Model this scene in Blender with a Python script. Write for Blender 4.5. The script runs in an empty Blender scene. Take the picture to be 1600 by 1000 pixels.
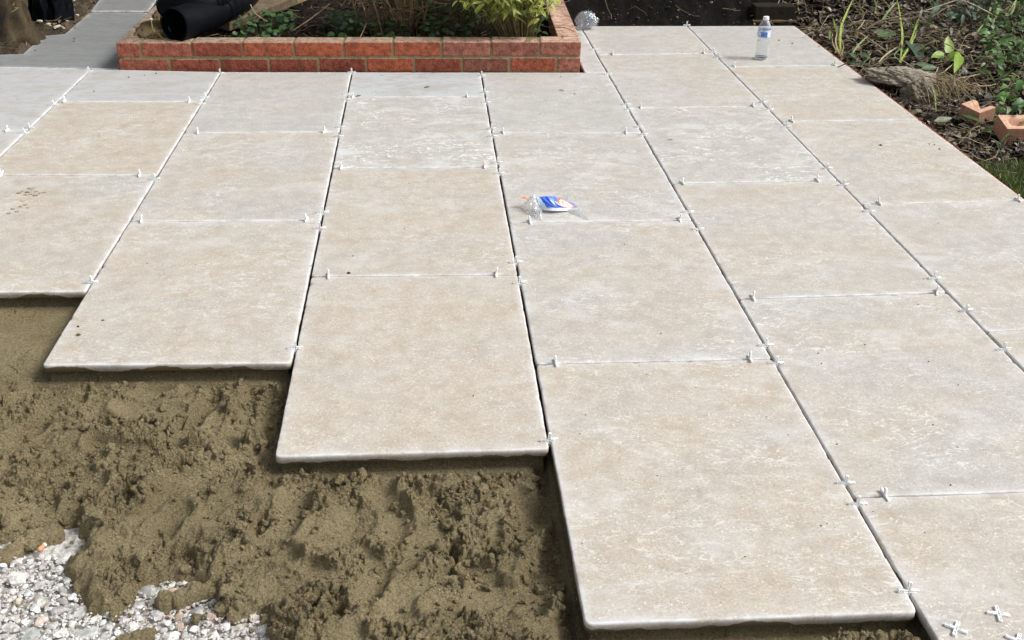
import bpy, bmesh, math
import numpy as np
from mathutils import Vector, Matrix

sc = bpy.context.scene
COL = sc.collection
rng = np.random.default_rng(11)

# ------------------------------------------------------------------ camera
CH, CF = 1.3409, 1670.2
CR = np.array([0.99710014, -0.07451522, 0.01545295])
CU = np.array([0.02147866, 0.47036236, 0.88221194])
CD = np.array([0.0730067, 0.87932174, -0.47059886])
cam_d = bpy.data.cameras.new('camera')
cam = bpy.data.objects.new('camera', cam_d)
COL.objects.link(cam)
cam.matrix_world = Matrix(((CR[0], CU[0], -CD[0], 0), (CR[1], CU[1], -CD[1], 0),
                           (CR[2], CU[2], -CD[2], CH), (0, 0, 0, 1)))
cam_d.sensor_width = 36
cam_d.lens = 36 * CF / 1600
cam_d.clip_start = 0.05
cam_d.clip_end = 500
sc.camera = cam

# ------------------------------------------------------------------ light
SUN_EL, SUN_AZ = 46.0, 99.0            # azimuth clockwise from +Y (the view direction)
w = bpy.data.worlds.new('World')
sc.world = w
w.use_nodes = True
nt = w.node_tree
nt.nodes.clear()
sky = nt.nodes.new('ShaderNodeTexSky')
sky.sky_type = 'NISHITA'
sky.sun_disc = False
sky.sun_elevation = math.radians(SUN_EL)
sky.sun_rotation = math.radians(SUN_AZ)
sky.dust_density = 4.0
sky.ozone_density = 1.0
hs = nt.nodes.new('ShaderNodeHueSaturation')
hs.inputs['Saturation'].default_value = 0.24
bg = nt.nodes.new('ShaderNodeBackground')
bg.inputs['Strength'].default_value = 0.122
wo = nt.nodes.new('ShaderNodeOutputWorld')
nt.links.new(sky.outputs[0], hs.inputs['Color'])
nt.links.new(hs.outputs[0], bg.inputs['Color'])
nt.links.new(bg.outputs[0], wo.inputs['Surface'])
sl = bpy.data.lights.new('sun', 'SUN')
sl.energy = 2.1
sl.angle = math.radians(20)
sl.color = (1.0, 0.975, 0.94)
sun = bpy.data.objects.new('sun', sl)
COL.objects.link(sun)
e, a = math.radians(SUN_EL), math.radians(SUN_AZ)
sdir = Vector((math.sin(a) * math.cos(e), math.cos(a) * math.cos(e), math.sin(e)))
sun.rotation_euler = sdir.to_track_quat('Z', 'Y').to_euler()

vs = sc.view_settings
vs.view_transform = 'Standard'
vs.look = 'None'
vs.exposure = 0.34
vs.gamma = 1
vs.use_curve_mapping = False


# ------------------------------------------------------------------ helpers
def G(u, v, z=0.0):
    """where the sight line through photo point (u, v) meets height z"""
    d = CD + (u - 800) / CF * CR - (v - 500) / CF * CU
    t = (z - CH) / d[2]
    return np.array([0, 0, CH]) + t * d


def tag(o, label=None, cat=None, group=None, kind=None):
    if label: o['label'] = label
    if cat: o['category'] = cat
    if group: o['group'] = group
    if kind: o['kind'] = kind
    return o


def empty(name, loc, rz=0.0):
    o = bpy.data.objects.new(name, None)
    COL.objects.link(o)
    o.location = loc
    o.rotation_euler = (0, 0, rz)
    o.empty_display_size = 0.05
    return o


def copy_tree(o, parent=None):
    c = o.copy()
    COL.objects.link(c)
    if parent: c.parent = parent
    for ch in list(o.children):
        copy_tree(ch, c)
    return c


class Acc:
    """collects geometry, builds ONE mesh object"""
    def __init__(s):
        s.V, s.F, s.C, s.n = [], [], [], 0

    def add(s, V, F, col=(1, 1, 1)):
        V = np.asarray(V, float).reshape(-1, 3)
        if not isinstance(F, list): F = [F]
        for f in F:
            f = np.asarray(f)
            if len(f): s.F.append(f + s.n)
        col = np.asarray(col, float)
        if col.ndim == 1: col = np.tile(col, (len(V), 1))
        s.V.append(V); s.C.append(col); s.n += len(V)
        return s

    def build(s, name, mat, parent=None, loc=None, smooth=True, extra=None):
        V = np.concatenate(s.V)
        C = np.concatenate(s.C)
        if loc is not None: V = V - np.asarray(loc)
        me = bpy.data.meshes.new(name)
        me.vertices.add(len(V))
        me.vertices.foreach_set('co', V.astype(np.float32).ravel())
        li = np.concatenate([f.ravel() for f in s.F]).astype(np.int32)
        tot = np.concatenate([np.full(len(f), f.shape[1]) for f in s.F]).astype(np.int32)
        st = np.concatenate([[0], np.cumsum(tot)[:-1]]).astype(np.int32)
        me.loops.add(len(li))
        me.loops.foreach_set('vertex_index', li)
        me.polygons.add(len(tot))
        me.polygons.foreach_set('loop_start', st)
        me.polygons.foreach_set('loop_total', tot)
        me.polygons.foreach_set('use_smooth', np.full(len(tot), smooth))
        me.update(calc_edges=True)
        ca = me.attributes.new('col', 'FLOAT_COLOR', 'POINT')
        ca.data.foreach_set('color', np.c_[C, np.ones(len(C))].astype(np.float32).ravel())
        if extra:
            for k, vv in extra.items():
                at = me.attributes.new(k, 'FLOAT', 'POINT')
                at.data.foreach_set('value', np.asarray(vv, np.float32))
        if mat: me.materials.append(mat)
        o = bpy.data.objects.new(name, me)
        COL.objects.link(o)
        if parent: o.parent = parent
        if loc is not None: o.location = loc
        return o


# --- noise
_P = np.random.default_rng(5).permutation(4096)
_A = np.random.default_rng(6).random(4096) * 2 * np.pi
_GX, _GY = np.cos(_A), np.sin(_A)


def _h(i, j, s): return _P[(_P[(i + s * 131) & 4095] + j) & 4095]


def perlin(x, y, s=0):
    xi, yi = np.floor(x).astype(int), np.floor(y).astype(int)
    xf, yf = x - xi, y - yi
    u, v = xf ** 3 * (xf * (xf * 6 - 15) + 10), yf ** 3 * (yf * (yf * 6 - 15) + 10)
    def g(a, b):
        h = _h(xi + a, yi + b, s)
        return _GX[h] * (xf - a) + _GY[h] * (yf - b)
    return ((1 - u) * (1 - v) * g(0, 0) + u * (1 - v) * g(1, 0) + (1 - u) * v * g(0, 1) + u * v * g(1, 1)) * 1.4


def fbm(x, y, o=4, s=0, r=0.5):
    t = 0; a = 1.0
    for k in range(o):
        t = t + a * perlin(x, y, s + k); x = x * 2.03 + 3.1; y = y * 2.03 + 1.7; a *= r
    return t


def bumps(x, y, cell, s=0, rad=0.62):
    """round clods: 0..1 height field of randomly sized domes"""
    x = x / cell; y = y / cell
    xi, yi = np.floor(x).astype(int), np.floor(y).astype(int)
    out = np.zeros_like(x)
    for a in (-1, 0, 1):
        for b in (-1, 0, 1):
            h = _h(xi + a, yi + b, s)
            px = xi + a + (h & 63) / 64.0; py = yi + b + ((h >> 6) & 63) / 64.0
            r = rad * (0.45 + 0.55 * ((h * 37 & 255) / 255.0))
            d2 = ((x - px) ** 2 + (y - py) ** 2) / r ** 2
            out = np.maximum(out, r / rad * np.sqrt(np.clip(1 - d2, 0, 1)))
    return out


def noise3(p, s=0):
    return (perlin(p[..., 0] + p[..., 2] * .7, p[..., 1] + 3.3, s) + perlin(p[..., 1] + 5.2, p[..., 2] - p[..., 0] * .6, s + 1) +
            perlin(p[..., 2] + 1.2, p[..., 0] + 9.1 + p[..., 1] * .5, s + 2)) / 1.7


def chunks(x, y, cell, s=0):
    """broken blocks: every cell its own height and tilt, sharp seams"""
    x = x / cell; y = y / cell
    xi, yi = np.floor(x).astype(int), np.floor(y).astype(int)
    best = np.full(x.shape, 9.0); out = np.zeros_like(x)
    for a in (-1, 0, 1):
        for b in (-1, 0, 1):
            h = _h(xi + a, yi + b, s)
            px = xi + a + (h & 63) / 64.0; py = yi + b + ((h >> 6) & 63) / 64.0
            d2 = (x - px) ** 2 + (y - py) ** 2
            k = d2 < best
            hh = ((h * 37 & 255) / 255.0) + ((h & 15) / 7.5 - 1) * .5 * (x - px) + (((h >> 4) & 15) / 7.5 - 1) * .5 * (y - py) - d2 * .35
            out = np.where(k, hh, out); best = np.where(k, d2, best)
    return out


def sst(a, b, x):
    t = np.clip((x - a) / (b - a), 0, 1)
    return t * t * (3 - 2 * t)


def grid_faces(n, m):
    i = np.arange(n - 1)[:, None] * m + np.arange(m - 1)[None, :]
    i = i.ravel()
    return np.stack([i, i + m, i + m + 1, i + 1], 1)


def seg_dist(px, py, a, b):
    ax, ay = a[0], a[1]; bx, by = b[0], b[1]
    dx, dy = bx - ax, by - ay
    t = np.clip(((px - ax) * dx + (py - ay) * dy) / (dx * dx + dy * dy + 1e-12), 0, 1)
    return np.hypot(px - ax - t * dx, py - ay - t * dy)


def poly_sdf(px, py, poly):
    """signed distance, negative inside"""
    d = np.full(px.shape, 1e9); ins = np.zeros(px.shape, bool)
    n = len(poly)
    for i in range(n):
        a, b = poly[i], poly[(i + 1) % n]
        d = np.minimum(d, seg_dist(px, py, a, b))
        c = (a[1] > py) != (b[1] > py)
        xx = (b[0] - a[0]) * (py - a[1]) / (b[1] - a[1] + 1e-12) + a[0]
        ins ^= c & (px < xx)
    return np.where(ins, -d, d)


def rot_rand(n, tilt=None, r=rng):
    """n rotation matrices; tilt limits how far local z leans from up"""
    az = r.random(n) * 2 * np.pi
    sp = r.random(n) * 2 * np.pi
    tl = np.arccos(1 - 2 * r.random(n)) if tilt is None else np.abs(r.normal(0, tilt, n))
    def Rz(t):
        c, s = np.cos(t), np.sin(t); o = np.zeros_like(t); i = o + 1
        return np.stack([np.stack([c, -s, o], -1), np.stack([s, c, o], -1), np.stack([o, o, i], -1)], -2)
    def Rx(t):
        c, s = np.cos(t), np.sin(t); o = np.zeros_like(t); i = o + 1
        return np.stack([np.stack([i, o, o], -1), np.stack([o, c, -s], -1), np.stack([o, s, c], -1)], -2)
    return Rz(az) @ Rx(tl) @ Rz(sp)


def scatter(acc, T, F, pos, R, scl, cols):
    """copies of template T (n,3) into one mesh"""
    pos = np.asarray(pos); n = len(pos)
    if n == 0: return
    scl = np.asarray(scl, float)
    if scl.ndim == 1: scl = scl[:, None].repeat(3, 1)
    V = np.einsum('nij,nkj->nki', R, T[None] * scl[:, None, :]) + pos[:, None, :]
    k = len(T)
    FF = (F[None] + (np.arange(n) * k)[:, None, None]).reshape(-1, F.shape[1])
    acc.add(V.reshape(-1, 3), FF, np.repeat(cols, k, 0))


def ico(sub):
    bm = bmesh.new()
    bmesh.ops.create_icosphere(bm, subdivisions=sub, radius=1)
    bm.verts.ensure_lookup_table()
    V = np.array([v.co[:] for v in bm.verts]); F = np.array([[v.index for v in f.verts] for f in bm.faces])
    bm.free()
    return V, F


def cbox(sx, sy, sz, bev=0.004, seg=2):
    bm = bmesh.new()
    bmesh.ops.create_cube(bm, size=1)
    for v in bm.verts: v.co = (v.co.x * sx, v.co.y * sy, v.co.z * sz)
    bmesh.ops.bevel(bm, geom=bm.edges[:] + bm.verts[:], offset=bev, segments=seg, affect='EDGES', profile=0.5)
    bmesh.ops.triangulate(bm, faces=bm.faces[:])
    bm.verts.ensure_lookup_table(); bm.verts.index_update()
    V = np.array([v.co[:] for v in bm.verts]); F = np.array([[v.index for v in f.verts] for f in bm.faces])
    bm.free()
    return V, F


def tube(pts, rad, seg=6, cap=True):
    pts = np.asarray(pts, float); n = len(pts)
    rad = np.full(n, rad) if np.isscalar(rad) else np.asarray(rad)
    T = np.gradient(pts, axis=0); T /= np.linalg.norm(T, axis=1)[:, None] + 1e-9
    ref = np.array([0, 0, 1.0]) if abs(T[0, 2]) < .9 else np.array([1.0, 0, 0])
    V = []
    for i in range(n):
        a = np.cross(T[i], ref); a /= np.linalg.norm(a) + 1e-9; b = np.cross(a, T[i]); ref = b
        th = np.arange(seg) * 2 * np.pi / seg
        V.append(pts[i] + rad[i] * (np.cos(th)[:, None] * a + np.sin(th)[:, None] * b))
    V = np.concatenate(V)
    F = []
    for i in range(n - 1):
        for j in range(seg):
            k = (j + 1) % seg
            F.append([i * seg + j, i * seg + k, (i + 1) * seg + k, (i + 1) * seg + j])
    F = [np.array(F)]
    if cap:
        F += [np.array([list(range(seg))[::-1]]), np.array([[(n - 1) * seg + j for j in range(seg)]])]
    return V, F


def bez(p, n=12):
    """smooth curve through control points (Catmull-Rom)"""
    p = np.asarray(p, float)
    q = np.concatenate([[2 * p[0] - p[1]], p, [2 * p[-1] - p[-2]]])
    out = []
    for i in range(len(p) - 1):
        a, b, c, d = q[i:i + 4]
        for t in np.arange(n) / n:
            out.append(0.5 * ((2 * b) + (-a + c) * t + (2 * a - 5 * b + 4 * c - d) * t * t + (-a + 3 * b - 3 * c + d) * t ** 3))
    out.append(p[-1])
    return np.array(out)


def lathe(prof, seg=28):
    prof = np.asarray(prof); n = len(prof)
    th = np.arange(seg) * 2 * np.pi / seg
    V = np.stack([np.outer(prof[:, 0], np.cos(th)), np.outer(prof[:, 0], np.sin(th)), np.outer(prof[:, 1], np.ones(seg))], -1).reshape(-1, 3)
    F = [[i * seg + j, i * seg + (j + 1) % seg, (i + 1) * seg + (j + 1) % seg, (i + 1) * seg + j] for i in range(n - 1) for j in range(seg)]
    return V, np.array(F)


def blade(L, W, prof, n=6, curl=0.3, fold=0.15, cup=0.0):
    """a leaf lying along +x from the origin, normal +z; prof(t) half width 0..1"""
    t = np.linspace(0, 1, n)
    wd = np.array([prof(x) for x in t]) * W / 2
    x = L * t; z = -curl * L * t ** 2
    V = np.stack([np.stack([x, -wd, z + fold * wd], 1), np.stack([x, 0 * x, z - cup * wd], 1), np.stack([x, wd, z + fold * wd], 1)], 1).reshape(-1, 3)
    return V, grid_faces(n, 3)


lance = lambda t: max(0.02, math.sin(math.pi * min(1, t ** .8)) ** .9)
grassy = lambda t: max(0.02, (1 - t) ** .6) * (0.6 + .4 * min(1, t * 6))
roundl = lambda t: max(0.02, math.sqrt(max(0, 1 - (2 * t - 1) ** 2)))
heart = lambda t: max(0.02, (min(1, t / .12)) ** .5 * (1 - max(0, t - .15) / .85) ** .65)


# ------------------------------------------------------------------ materials
class NT:
    def __init__(s, name):
        s.m = bpy.data.materials.new(name)
        s.m.use_nodes = True
        s.t = s.m.node_tree
        s.b = s.t.nodes['Principled BSDF']
        s.out = s.t.nodes['Material Output']

    def n(s, typ, **kw):
        nd = s.t.nodes.new('ShaderNode' + typ)
        for k, v in kw.items(): setattr(nd, k, v)
        return nd

    def set(s, nd, sock, v):
        if isinstance(v, bpy.types.NodeSocket): s.t.links.new(v, nd.inputs[sock])
        else: nd.inputs[sock].default_value = v

    def math(s, op, a, b=0.0, c=None, clamp=False):
        nd = s.n('Math', operation=op, use_clamp=clamp)
        s.set(nd, 0, a); s.set(nd, 1, b)
        if c is not None: s.set(nd, 2, c)
        return nd.outputs[0]

    def noise(s, vec, scale, detail=4, rough=.55, dist=0.0, out=0):
        nd = s.n('TexNoise')
        s.set(nd, 'Vector', vec); s.set(nd, 'Scale', scale); s.set(nd, 'Detail', detail)
        s.set(nd, 'Roughness', rough); s.set(nd, 'Distortion', dist)
        return nd.outputs[out]

    def ramp(s, v, lo, hi, a=0.0, b=1.0):
        nd = s.n('MapRange', interpolation_type='SMOOTHSTEP')
        s.set(nd, 'Value', v); s.set(nd, 'From Min', lo); s.set(nd, 'From Max', hi)
        s.set(nd, 'To Min', a); s.set(nd, 'To Max', b)
        return nd.outputs[0]

    def mix(s, f, a, b, mode='MIX'):
        nd = s.n('Mix', data_type='RGBA', blend_type=mode)
        s.set(nd, 0, f)
        for k, v in ((6, a), (7, b)):
            if isinstance(v, tuple): v = (*v[:3], 1)
            s.set(nd, k, v)
        return nd.outputs[2]

    def scale(s, vec, x, y, z):
        nd = s.n('VectorMath', operation='MULTIPLY')
        s.set(nd, 0, vec); nd.inputs[1].default_value = (x, y, z)
        return nd.outputs[0]

    def bump(s, h, strength=.5, dist=.002, normal=None):
        nd = s.n('Bump')
        s.set(nd, 'Height', h); s.set(nd, 'Strength', strength); s.set(nd, 'Distance', dist)
        if normal: s.set(nd, 'Normal', normal)
        return nd.outputs[0]

    def attr(s, name): return s.n('Attribute', attribute_name=name)

    def fin(s, color=None, rough=.8, normal=None, spec=.3, **kw):
        if color is not None:
            s.set(s.b, 'Base Color', (*color[:3], 1) if isinstance(color, tuple) else color)
        s.set(s.b, 'Roughness', rough)
        s.set(s.b, 'Specular IOR Level', spec)
        if normal: s.set(s.b, 'Normal', normal)
        for k, v in kw.items(): s.set(s.b, k.replace('_', ' '), v)
        return s.m


def m_slab():
    k = NT('limestone')
    tc = k.n('TexCoord'); oi = k.n('ObjectInfo')
    off = k.n('VectorMath', operation='SCALE'); k.set(off, 0, oi.outputs['Location']); k.set(off, 'Scale', 3.7)
    ad = k.n('VectorMath', operation='ADD'); k.set(ad, 0, tc.outputs['Object']); k.set(ad, 1, off.outputs[0])
    v = ad.outputs[0]
    sp = k.n('SeparateColor'); k.set(sp, 0, oi.outputs['Color'])
    warm, vein, film = sp.outputs[0], sp.outputs[1], sp.outputs[2]
    big = k.noise(k.scale(v, 1, 1.5, 1), 2.6, 4, .6, .5)
    wm = k.ramp(k.math('ADD', big, k.math('MULTIPLY', k.math('SUBTRACT', warm, .5), .62)), .28, .74)
    base = k.mix(wm, (.455, .443, .415), (.495, .427, .343))
    # mottling
    mot = k.noise(v, 17, 6, .68, .3)
    base = k.mix(k.ramp(mot, .30, .72, 0, .45), k.mix(1.0, base, (.90, .895, .89), 'MULTIPLY'), (.56, .54, .50))
    # fine curled shell flecks
    cv = k.scale(v, 1, 1.6, 1)
    c1 = k.math('ABSOLUTE', k.math('SUBTRACT', k.noise(cv, 62, 3, .6, 2.2), .5))
    base = k.mix(k.math('MULTIPLY', k.ramp(c1, .0, .036, .85, 0), k.ramp(k.noise(v, 22, 3), .36, .60)), base, (.72, .675, .60))
    c3 = k.math('ABSOLUTE', k.math('SUBTRACT', k.noise(cv, 52, 3, .6, 2.0), .47))
    base = k.mix(k.math('MULTIPLY', k.ramp(c3, .0, .02, .48, 0), k.ramp(k.noise(v, 12, 2), .42, .6)), base, (.26, .22, .17))
    gr = k.noise(v, 210, 3, .75)
    base = k.mix(1.0, base, k.mix(k.ramp(gr, .30, .70), (.86, .85, .84), (1.12, 1.12, 1.12)), 'MULTIPLY')
    # wispy pale streaks
    st = k.scale(v, 1.0, 2.0, 1)
    c2 = k.math('ABSOLUTE', k.math('SUBTRACT', k.noise(st, 15, 4, .60, 1.1), .5))
    vm = k.math('MULTIPLY', k.ramp(k.noise(v, 3.3, 3, .5), .38, .62), k.ramp(k.noise(k.scale(v, 1, 2, 1), 15, 4, .65), .44, .56))
    vw = k.math('MULTIPLY', k.math('MULTIPLY', k.ramp(c2, .003, .036, 1, 0), vm), k.math('MULTIPLY', vein, .92), clamp=True)
    base = k.mix(vw, base, (.86, .86, .84))
    # chalky bloom patches
    bl = k.math('MULTIPLY', k.ramp(k.noise(k.scale(v, 1, 1.4, 1), 5, 6, .7, .5), .48, .70, 0, .65), k.math('ADD', vein, .15))
    base = k.mix(bl, base, (.62, .62, .605))
    # specks
    vo = k.n('TexVoronoi'); k.set(vo, 'Vector', v); k.set(vo, 'Scale', 150.0)
    rs = k.n('SeparateColor'); k.set(rs, 0, vo.outputs['Color'])
    fl = k.math('MULTIPLY', k.ramp(vo.outputs['Distance'], .14, .42, 1, 0), k.math('GREATER_THAN', rs.outputs[0], .93))
    base = k.mix(k.math('MULTIPLY', fl, .8), base, (.78, .75, .70))
    dk = k.math('MULTIPLY', k.ramp(vo.outputs['Distance'], .12, .24, 1, 0), k.math('GREATER_THAN', rs.outputs[1], .965))
    base = k.mix(k.math('MULTIPLY', dk, .8), base, (.12, .10, .075))
    # slurry film wiped in blotches (cut slabs at the back)
    bv = k.scale(v, 1, 2.1, 1)
    f1 = k.ramp(k.noise(bv, 20, 1, .45, .6), .57, .63, 1, .15)
    f2 = k.ramp(k.noise(bv, 4.0, 4, .6, .8), .36, .54, .25, 1)
    fm = k.math('MULTIPLY', k.math('MULTIPLY', f1, f2), film, clamp=True)
    base = k.mix(fm, k.mix(k.math('MULTIPLY', film, .5), base, (.36, .36, .35)), (.49, .505, .515))
    base = k.mix(1.0, base, k.mix(oi.outputs['Alpha'], (.50, .51, .52), (1, 1, 1)), 'MULTIPLY')  # low alpha paints shade into the colour of the two back left slabs
    # dusty arrises
    ea = k.attr('edge')
    en = k.math('MULTIPLY', ea.outputs['Fac'], k.ramp(k.noise(v, 16, 5, .7), .32, .66, .10, 1.2), clamp=True)
    base = k.mix(en, base, (.69, .695, .70))
    # mortar smear on side faces
    ma = k.attr('side')
    sz = k.n('SeparateXYZ'); k.set(sz, 0, tc.outputs['Object'])
    lim = k.math('MULTIPLY', k.math('SUBTRACT', k.noise(k.scale(v, 1, 1, .3), 5, 4, .6), .70), .075)
    ms = k.math('MULTIPLY', ma.outputs['Fac'], k.ramp(k.math('SUBTRACT', lim, sz.outputs[2]), -.001, .0015))
    base = k.mix(ms, base, (.17, .135, .075))
    h = k.math('ADD', k.math('MULTIPLY', k.noise(v, 60, 5, .65), .6), k.math('MULTIPLY', mot, .8))
    return k.fin(base, k.ramp(mot, .3, .7, .62, .85), k.bump(h, .35, .002), spec=.35)


def m_sand():
    k = NT('moist_sand')
    tc = k.n('TexCoord'); v = tc.outputs['Object']
    a = k.attr('col')
    n1 = k.noise(v, 9, 5, .6)
    c = k.mix(k.ramp(n1, .3, .7), (.268, .212, .114), (.415, .340, .198))
    n2 = k.noise(v, 260, 4, .7)
    c = k.mix(1.0, c, k.mix(k.ramp(k.noise(v, 190, 3, .8), .36, .62), (.62, .60, .56), (1.16, 1.16, 1.16)), 'MULTIPLY')
    c = k.mix(k.ramp(n2, .40, .66, 0, .7), c, (.50, .42, .25))
    c = k.mix(1.0, c, a.outputs['Color'], 'MULTIPLY')
    vo = k.n('TexVoronoi'); k.set(vo, 'Vector', v); k.set(vo, 'Scale', 240.0)
    rs = k.n('SeparateColor'); k.set(rs, 0, vo.outputs['Color'])
    g = k.math('MULTIPLY', k.ramp(vo.outputs['Distance'], .2, .36, 1, 0), k.math('GREATER_THAN', rs.outputs[0], .955))
    c = k.mix(g, c, (.70, .62, .44))
    vb = k.n('TexVoronoi'); k.set(vb, 'Vector', v); k.set(vb, 'Scale', 170.0)
    hh = k.math('ADD', k.noise(v, 420, 3, .7), k.math('MULTIPLY', k.noise(v, 140, 5, .8), 2.6))
    hh = k.math('SUBTRACT', hh, k.math('MULTIPLY', vb.outputs['Distance'], 0.55))
    return k.fin(c, .88, k.bump(hh, 1.0, .0060), spec=.2)


def m_vcol(name, rough=.7, spec=.3, nscale=90, amt=.35, bstr=.3, bdist=.001, trans=0.0):
    k = NT(name)
    tc = k.n('TexCoord'); v = tc.outputs['Object']
    n = k.noise(v, nscale, 4, .65)
    a = k.attr('col')
    c = k.mix(1.0, a.outputs['Color'], k.mix(k.ramp(n, .28, .72), (1 - amt,) * 3, (1 + amt,) * 3), 'MULTIPLY')
    m = k.fin(c, rough, k.bump(n, bstr, bdist), spec=spec)
    if trans:
        tr = k.n('BsdfTranslucent'); k.set(tr, 'Color', c)
        mx = k.n('MixShader'); k.set(mx, 0, trans)
        k.t.links.new(k.b.outputs[0], mx.inputs[1]); k.t.links.new(tr.outputs[0], mx.inputs[2])
        k.t.links.new(mx.outputs[0], k.out.inputs[0])
    return m


def m_stone():
    k = NT('crushed_limestone')
    v = k.n('TexCoord').outputs['Object']
    a = k.attr('col')
    n = k.noise(v, 55, 5, .7)
    c = k.mix(1.0, a.outputs['Color'], k.mix(k.ramp(n, .35, .65), (.72, .70, .66), (1.25, 1.25, 1.25)), 'MULTIPLY')
    c = k.mix(k.ramp(k.noise(v, 18, 4, .6), .55, .68, 0, .45), c, (.36, .29, .20))
    return k.fin(c, .9, k.bump(k.noise(v, 220, 4, .7), .6, .0015), spec=.2)


def m_brick():
    k = NT('red_brick')
    v = k.n('TexCoord').outputs['Object']
    a = k.attr('col')
    ge = k.n('NewGeometry'); sp = k.n('SeparateXYZ'); k.set(sp, 0, ge.outputs['Normal'])
    n = k.noise(v, 38, 5, .7)
    fine = k.noise(v, 230, 3, .7)
    c = k.mix(1.0, a.outputs['Color'], k.mix(k.ramp(n, .3, .7), (.60, .55, .55), (1.35, 1.45, 1.5)), 'MULTIPLY')
    # darker kiln bands and pale bloom
    c = k.mix(k.ramp(k.noise(k.scale(v, 1, .2, .2), 11, 2, .4), .56, .62, 0, .35), c, (.15, .055, .04))
    c = k.mix(k.ramp(k.noise(v, 130, 4, .8), .54, .72, 0, .38), c, (.58, .36, .28))
    return k.fin(c, .88, k.bump(k.math('ADD', k.math('MULTIPLY', fine, .5), k.noise(v, 110, 2, .5)), 1.0, .007), spec=.2)


def m_film(name, tint=(.95, .97, 1), base=.10, rough=.12, mul=1.0):
    """clear plastic film: mostly see-through, glossy at grazing angles"""
    k = NT(name)
    v = k.n('TexCoord').outputs['Object']
    tr = k.n('BsdfTransparent'); tr.inputs[0].default_value = (*tint, 1)
    gl = k.n('BsdfGlossy'); gl.inputs['Roughness'].default_value = rough; gl.inputs[0].default_value = (1, 1, 1, 1)
    df = k.n('BsdfDiffuse'); df.inputs[0].default_value = (.75, .78, .8, 1)
    bp = k.bump(k.noise(v, 90, 3, .6, 1.0), .6, .002)
    k.set(gl, 'Normal', bp)
    lw = k.n('LayerWeight'); lw.inputs['Blend'].default_value = .35; k.set(lw, 'Normal', bp)
    g = k.n('MixShader'); k.set(g, 0, .45)
    k.t.links.new(gl.outputs[0], g.inputs[1]); k.t.links.new(df.outputs[0], g.inputs[2])
    mx = k.n('MixShader')
    k.set(mx, 0, k.math('ADD', k.math('MULTIPLY', lw.outputs['Facing'], .55 * mul), base, clamp=True))
    k.t.links.new(tr.outputs[0], mx.inputs[1]); k.t.links.new(g.outputs[0], mx.inputs[2])
    k.t.links.new(mx.outputs[0], k.out.inputs[0])
    return k.m


def m_plain(name, col, rough=.5, spec=.4, **kw):
    k = NT(name)
    v = k.n('TexCoord').outputs['Object']
    n = k.noise(v, 120, 3, .6)
    c = k.mix(k.ramp(n, .3, .7), tuple(x * .86 for x in col), tuple(min(1, x * 1.1) for x in col))
    return k.fin(c, rough, k.bump(n, .15, .0006), spec=spec, **kw)


M_SLAB, M_SAND, M_STONE, M_BRICK = m_slab(), m_sand(), m_stone(), m_brick()
M_LEAF = m_vcol('leaf', .45, .45, 60, .22, .25, .0008, .25)
M_LITTER = m_vcol('dead_leaf', .85, .2, 70, .4, .4, .001)
M_SOIL = m_vcol('soil', .95, .12, 70, .5, .9, .006)
M_MORTAR = m_vcol('mortar', .95, .15, 120, .25, .7, .002)
M_WOOD = m_vcol('wood', .85, .2, 30, .35, .6, .003)
M_TERRA = m_vcol('terracotta', .85, .25, 90, .2, .5, .001)
M_SPACER = m_plain('white_plastic', (.93, .94, .95), .38, .5)
M_FILM = m_film('clear_film')
M_PET = m_film('clear_bottle', (.93, .955, .98), .10, .06, 1.35)

# ------------------------------------------------------------------ paving lines, measured on the ground
LINES = [
    [(138, 110), (95, 159), (0, 242)],
    [(346, 112), (316, 159), (289, 208), (242, 274), (203, 346), (134, 455), (65, 571)],
    [(548, 113), (533, 206), (522, 263), (499, 345), (486, 432), (455, 567), (427, 714)],
    [(752, 114), (770, 208), (777, 261), (796, 348), (806, 429), (838, 568), (860, 700), (914, 978)],
    [(911, 48), (934, 86), (949, 113), (983, 169), (1001, 208), (1051, 287), (1079, 344), (1154, 467), (1203, 561), (1280, 680), (1338, 777), (1436, 958)],
    [(1074, 40), (1114, 82), (1137, 104), (1195, 166), (1219, 190), (1306, 282), (1349, 319), (1405, 380), (1477, 457), (1543, 518), (1600, 575)],
    [(1243, 40), (1320, 102), (1438, 187), (1603, 313)]]
LN = []
for pts in LINES:
    g = np.array([G(*p)[:2] for p in pts])
    b_, a_ = np.polyfit(g[:, 1], g[:, 0], 1)
    LN.append((a_, b_))                                # x = a + b*y
LN = [(LN[0][0] - 0.605, LN[0][1])] + LN               # index 0 = line left of the photo, 1..7 as measured


def jline(uL, vL, uR, vR, z=0):
    p, q = G(uL, vL, z), G(uR, vR, z)
    d = (q[1] - p[1]) / (q[0] - p[0])
    return (p[1] - d * p[0], d)                        # y = c + d*x


def cross(ln, jn):
    a, b = ln; c, d = jn
    y = (c + d * a) / (1 - d * b)
    return np.array([a + b * y, y])


def shift(jn, dy): return (jn[0] + dy, jn[1])


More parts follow.
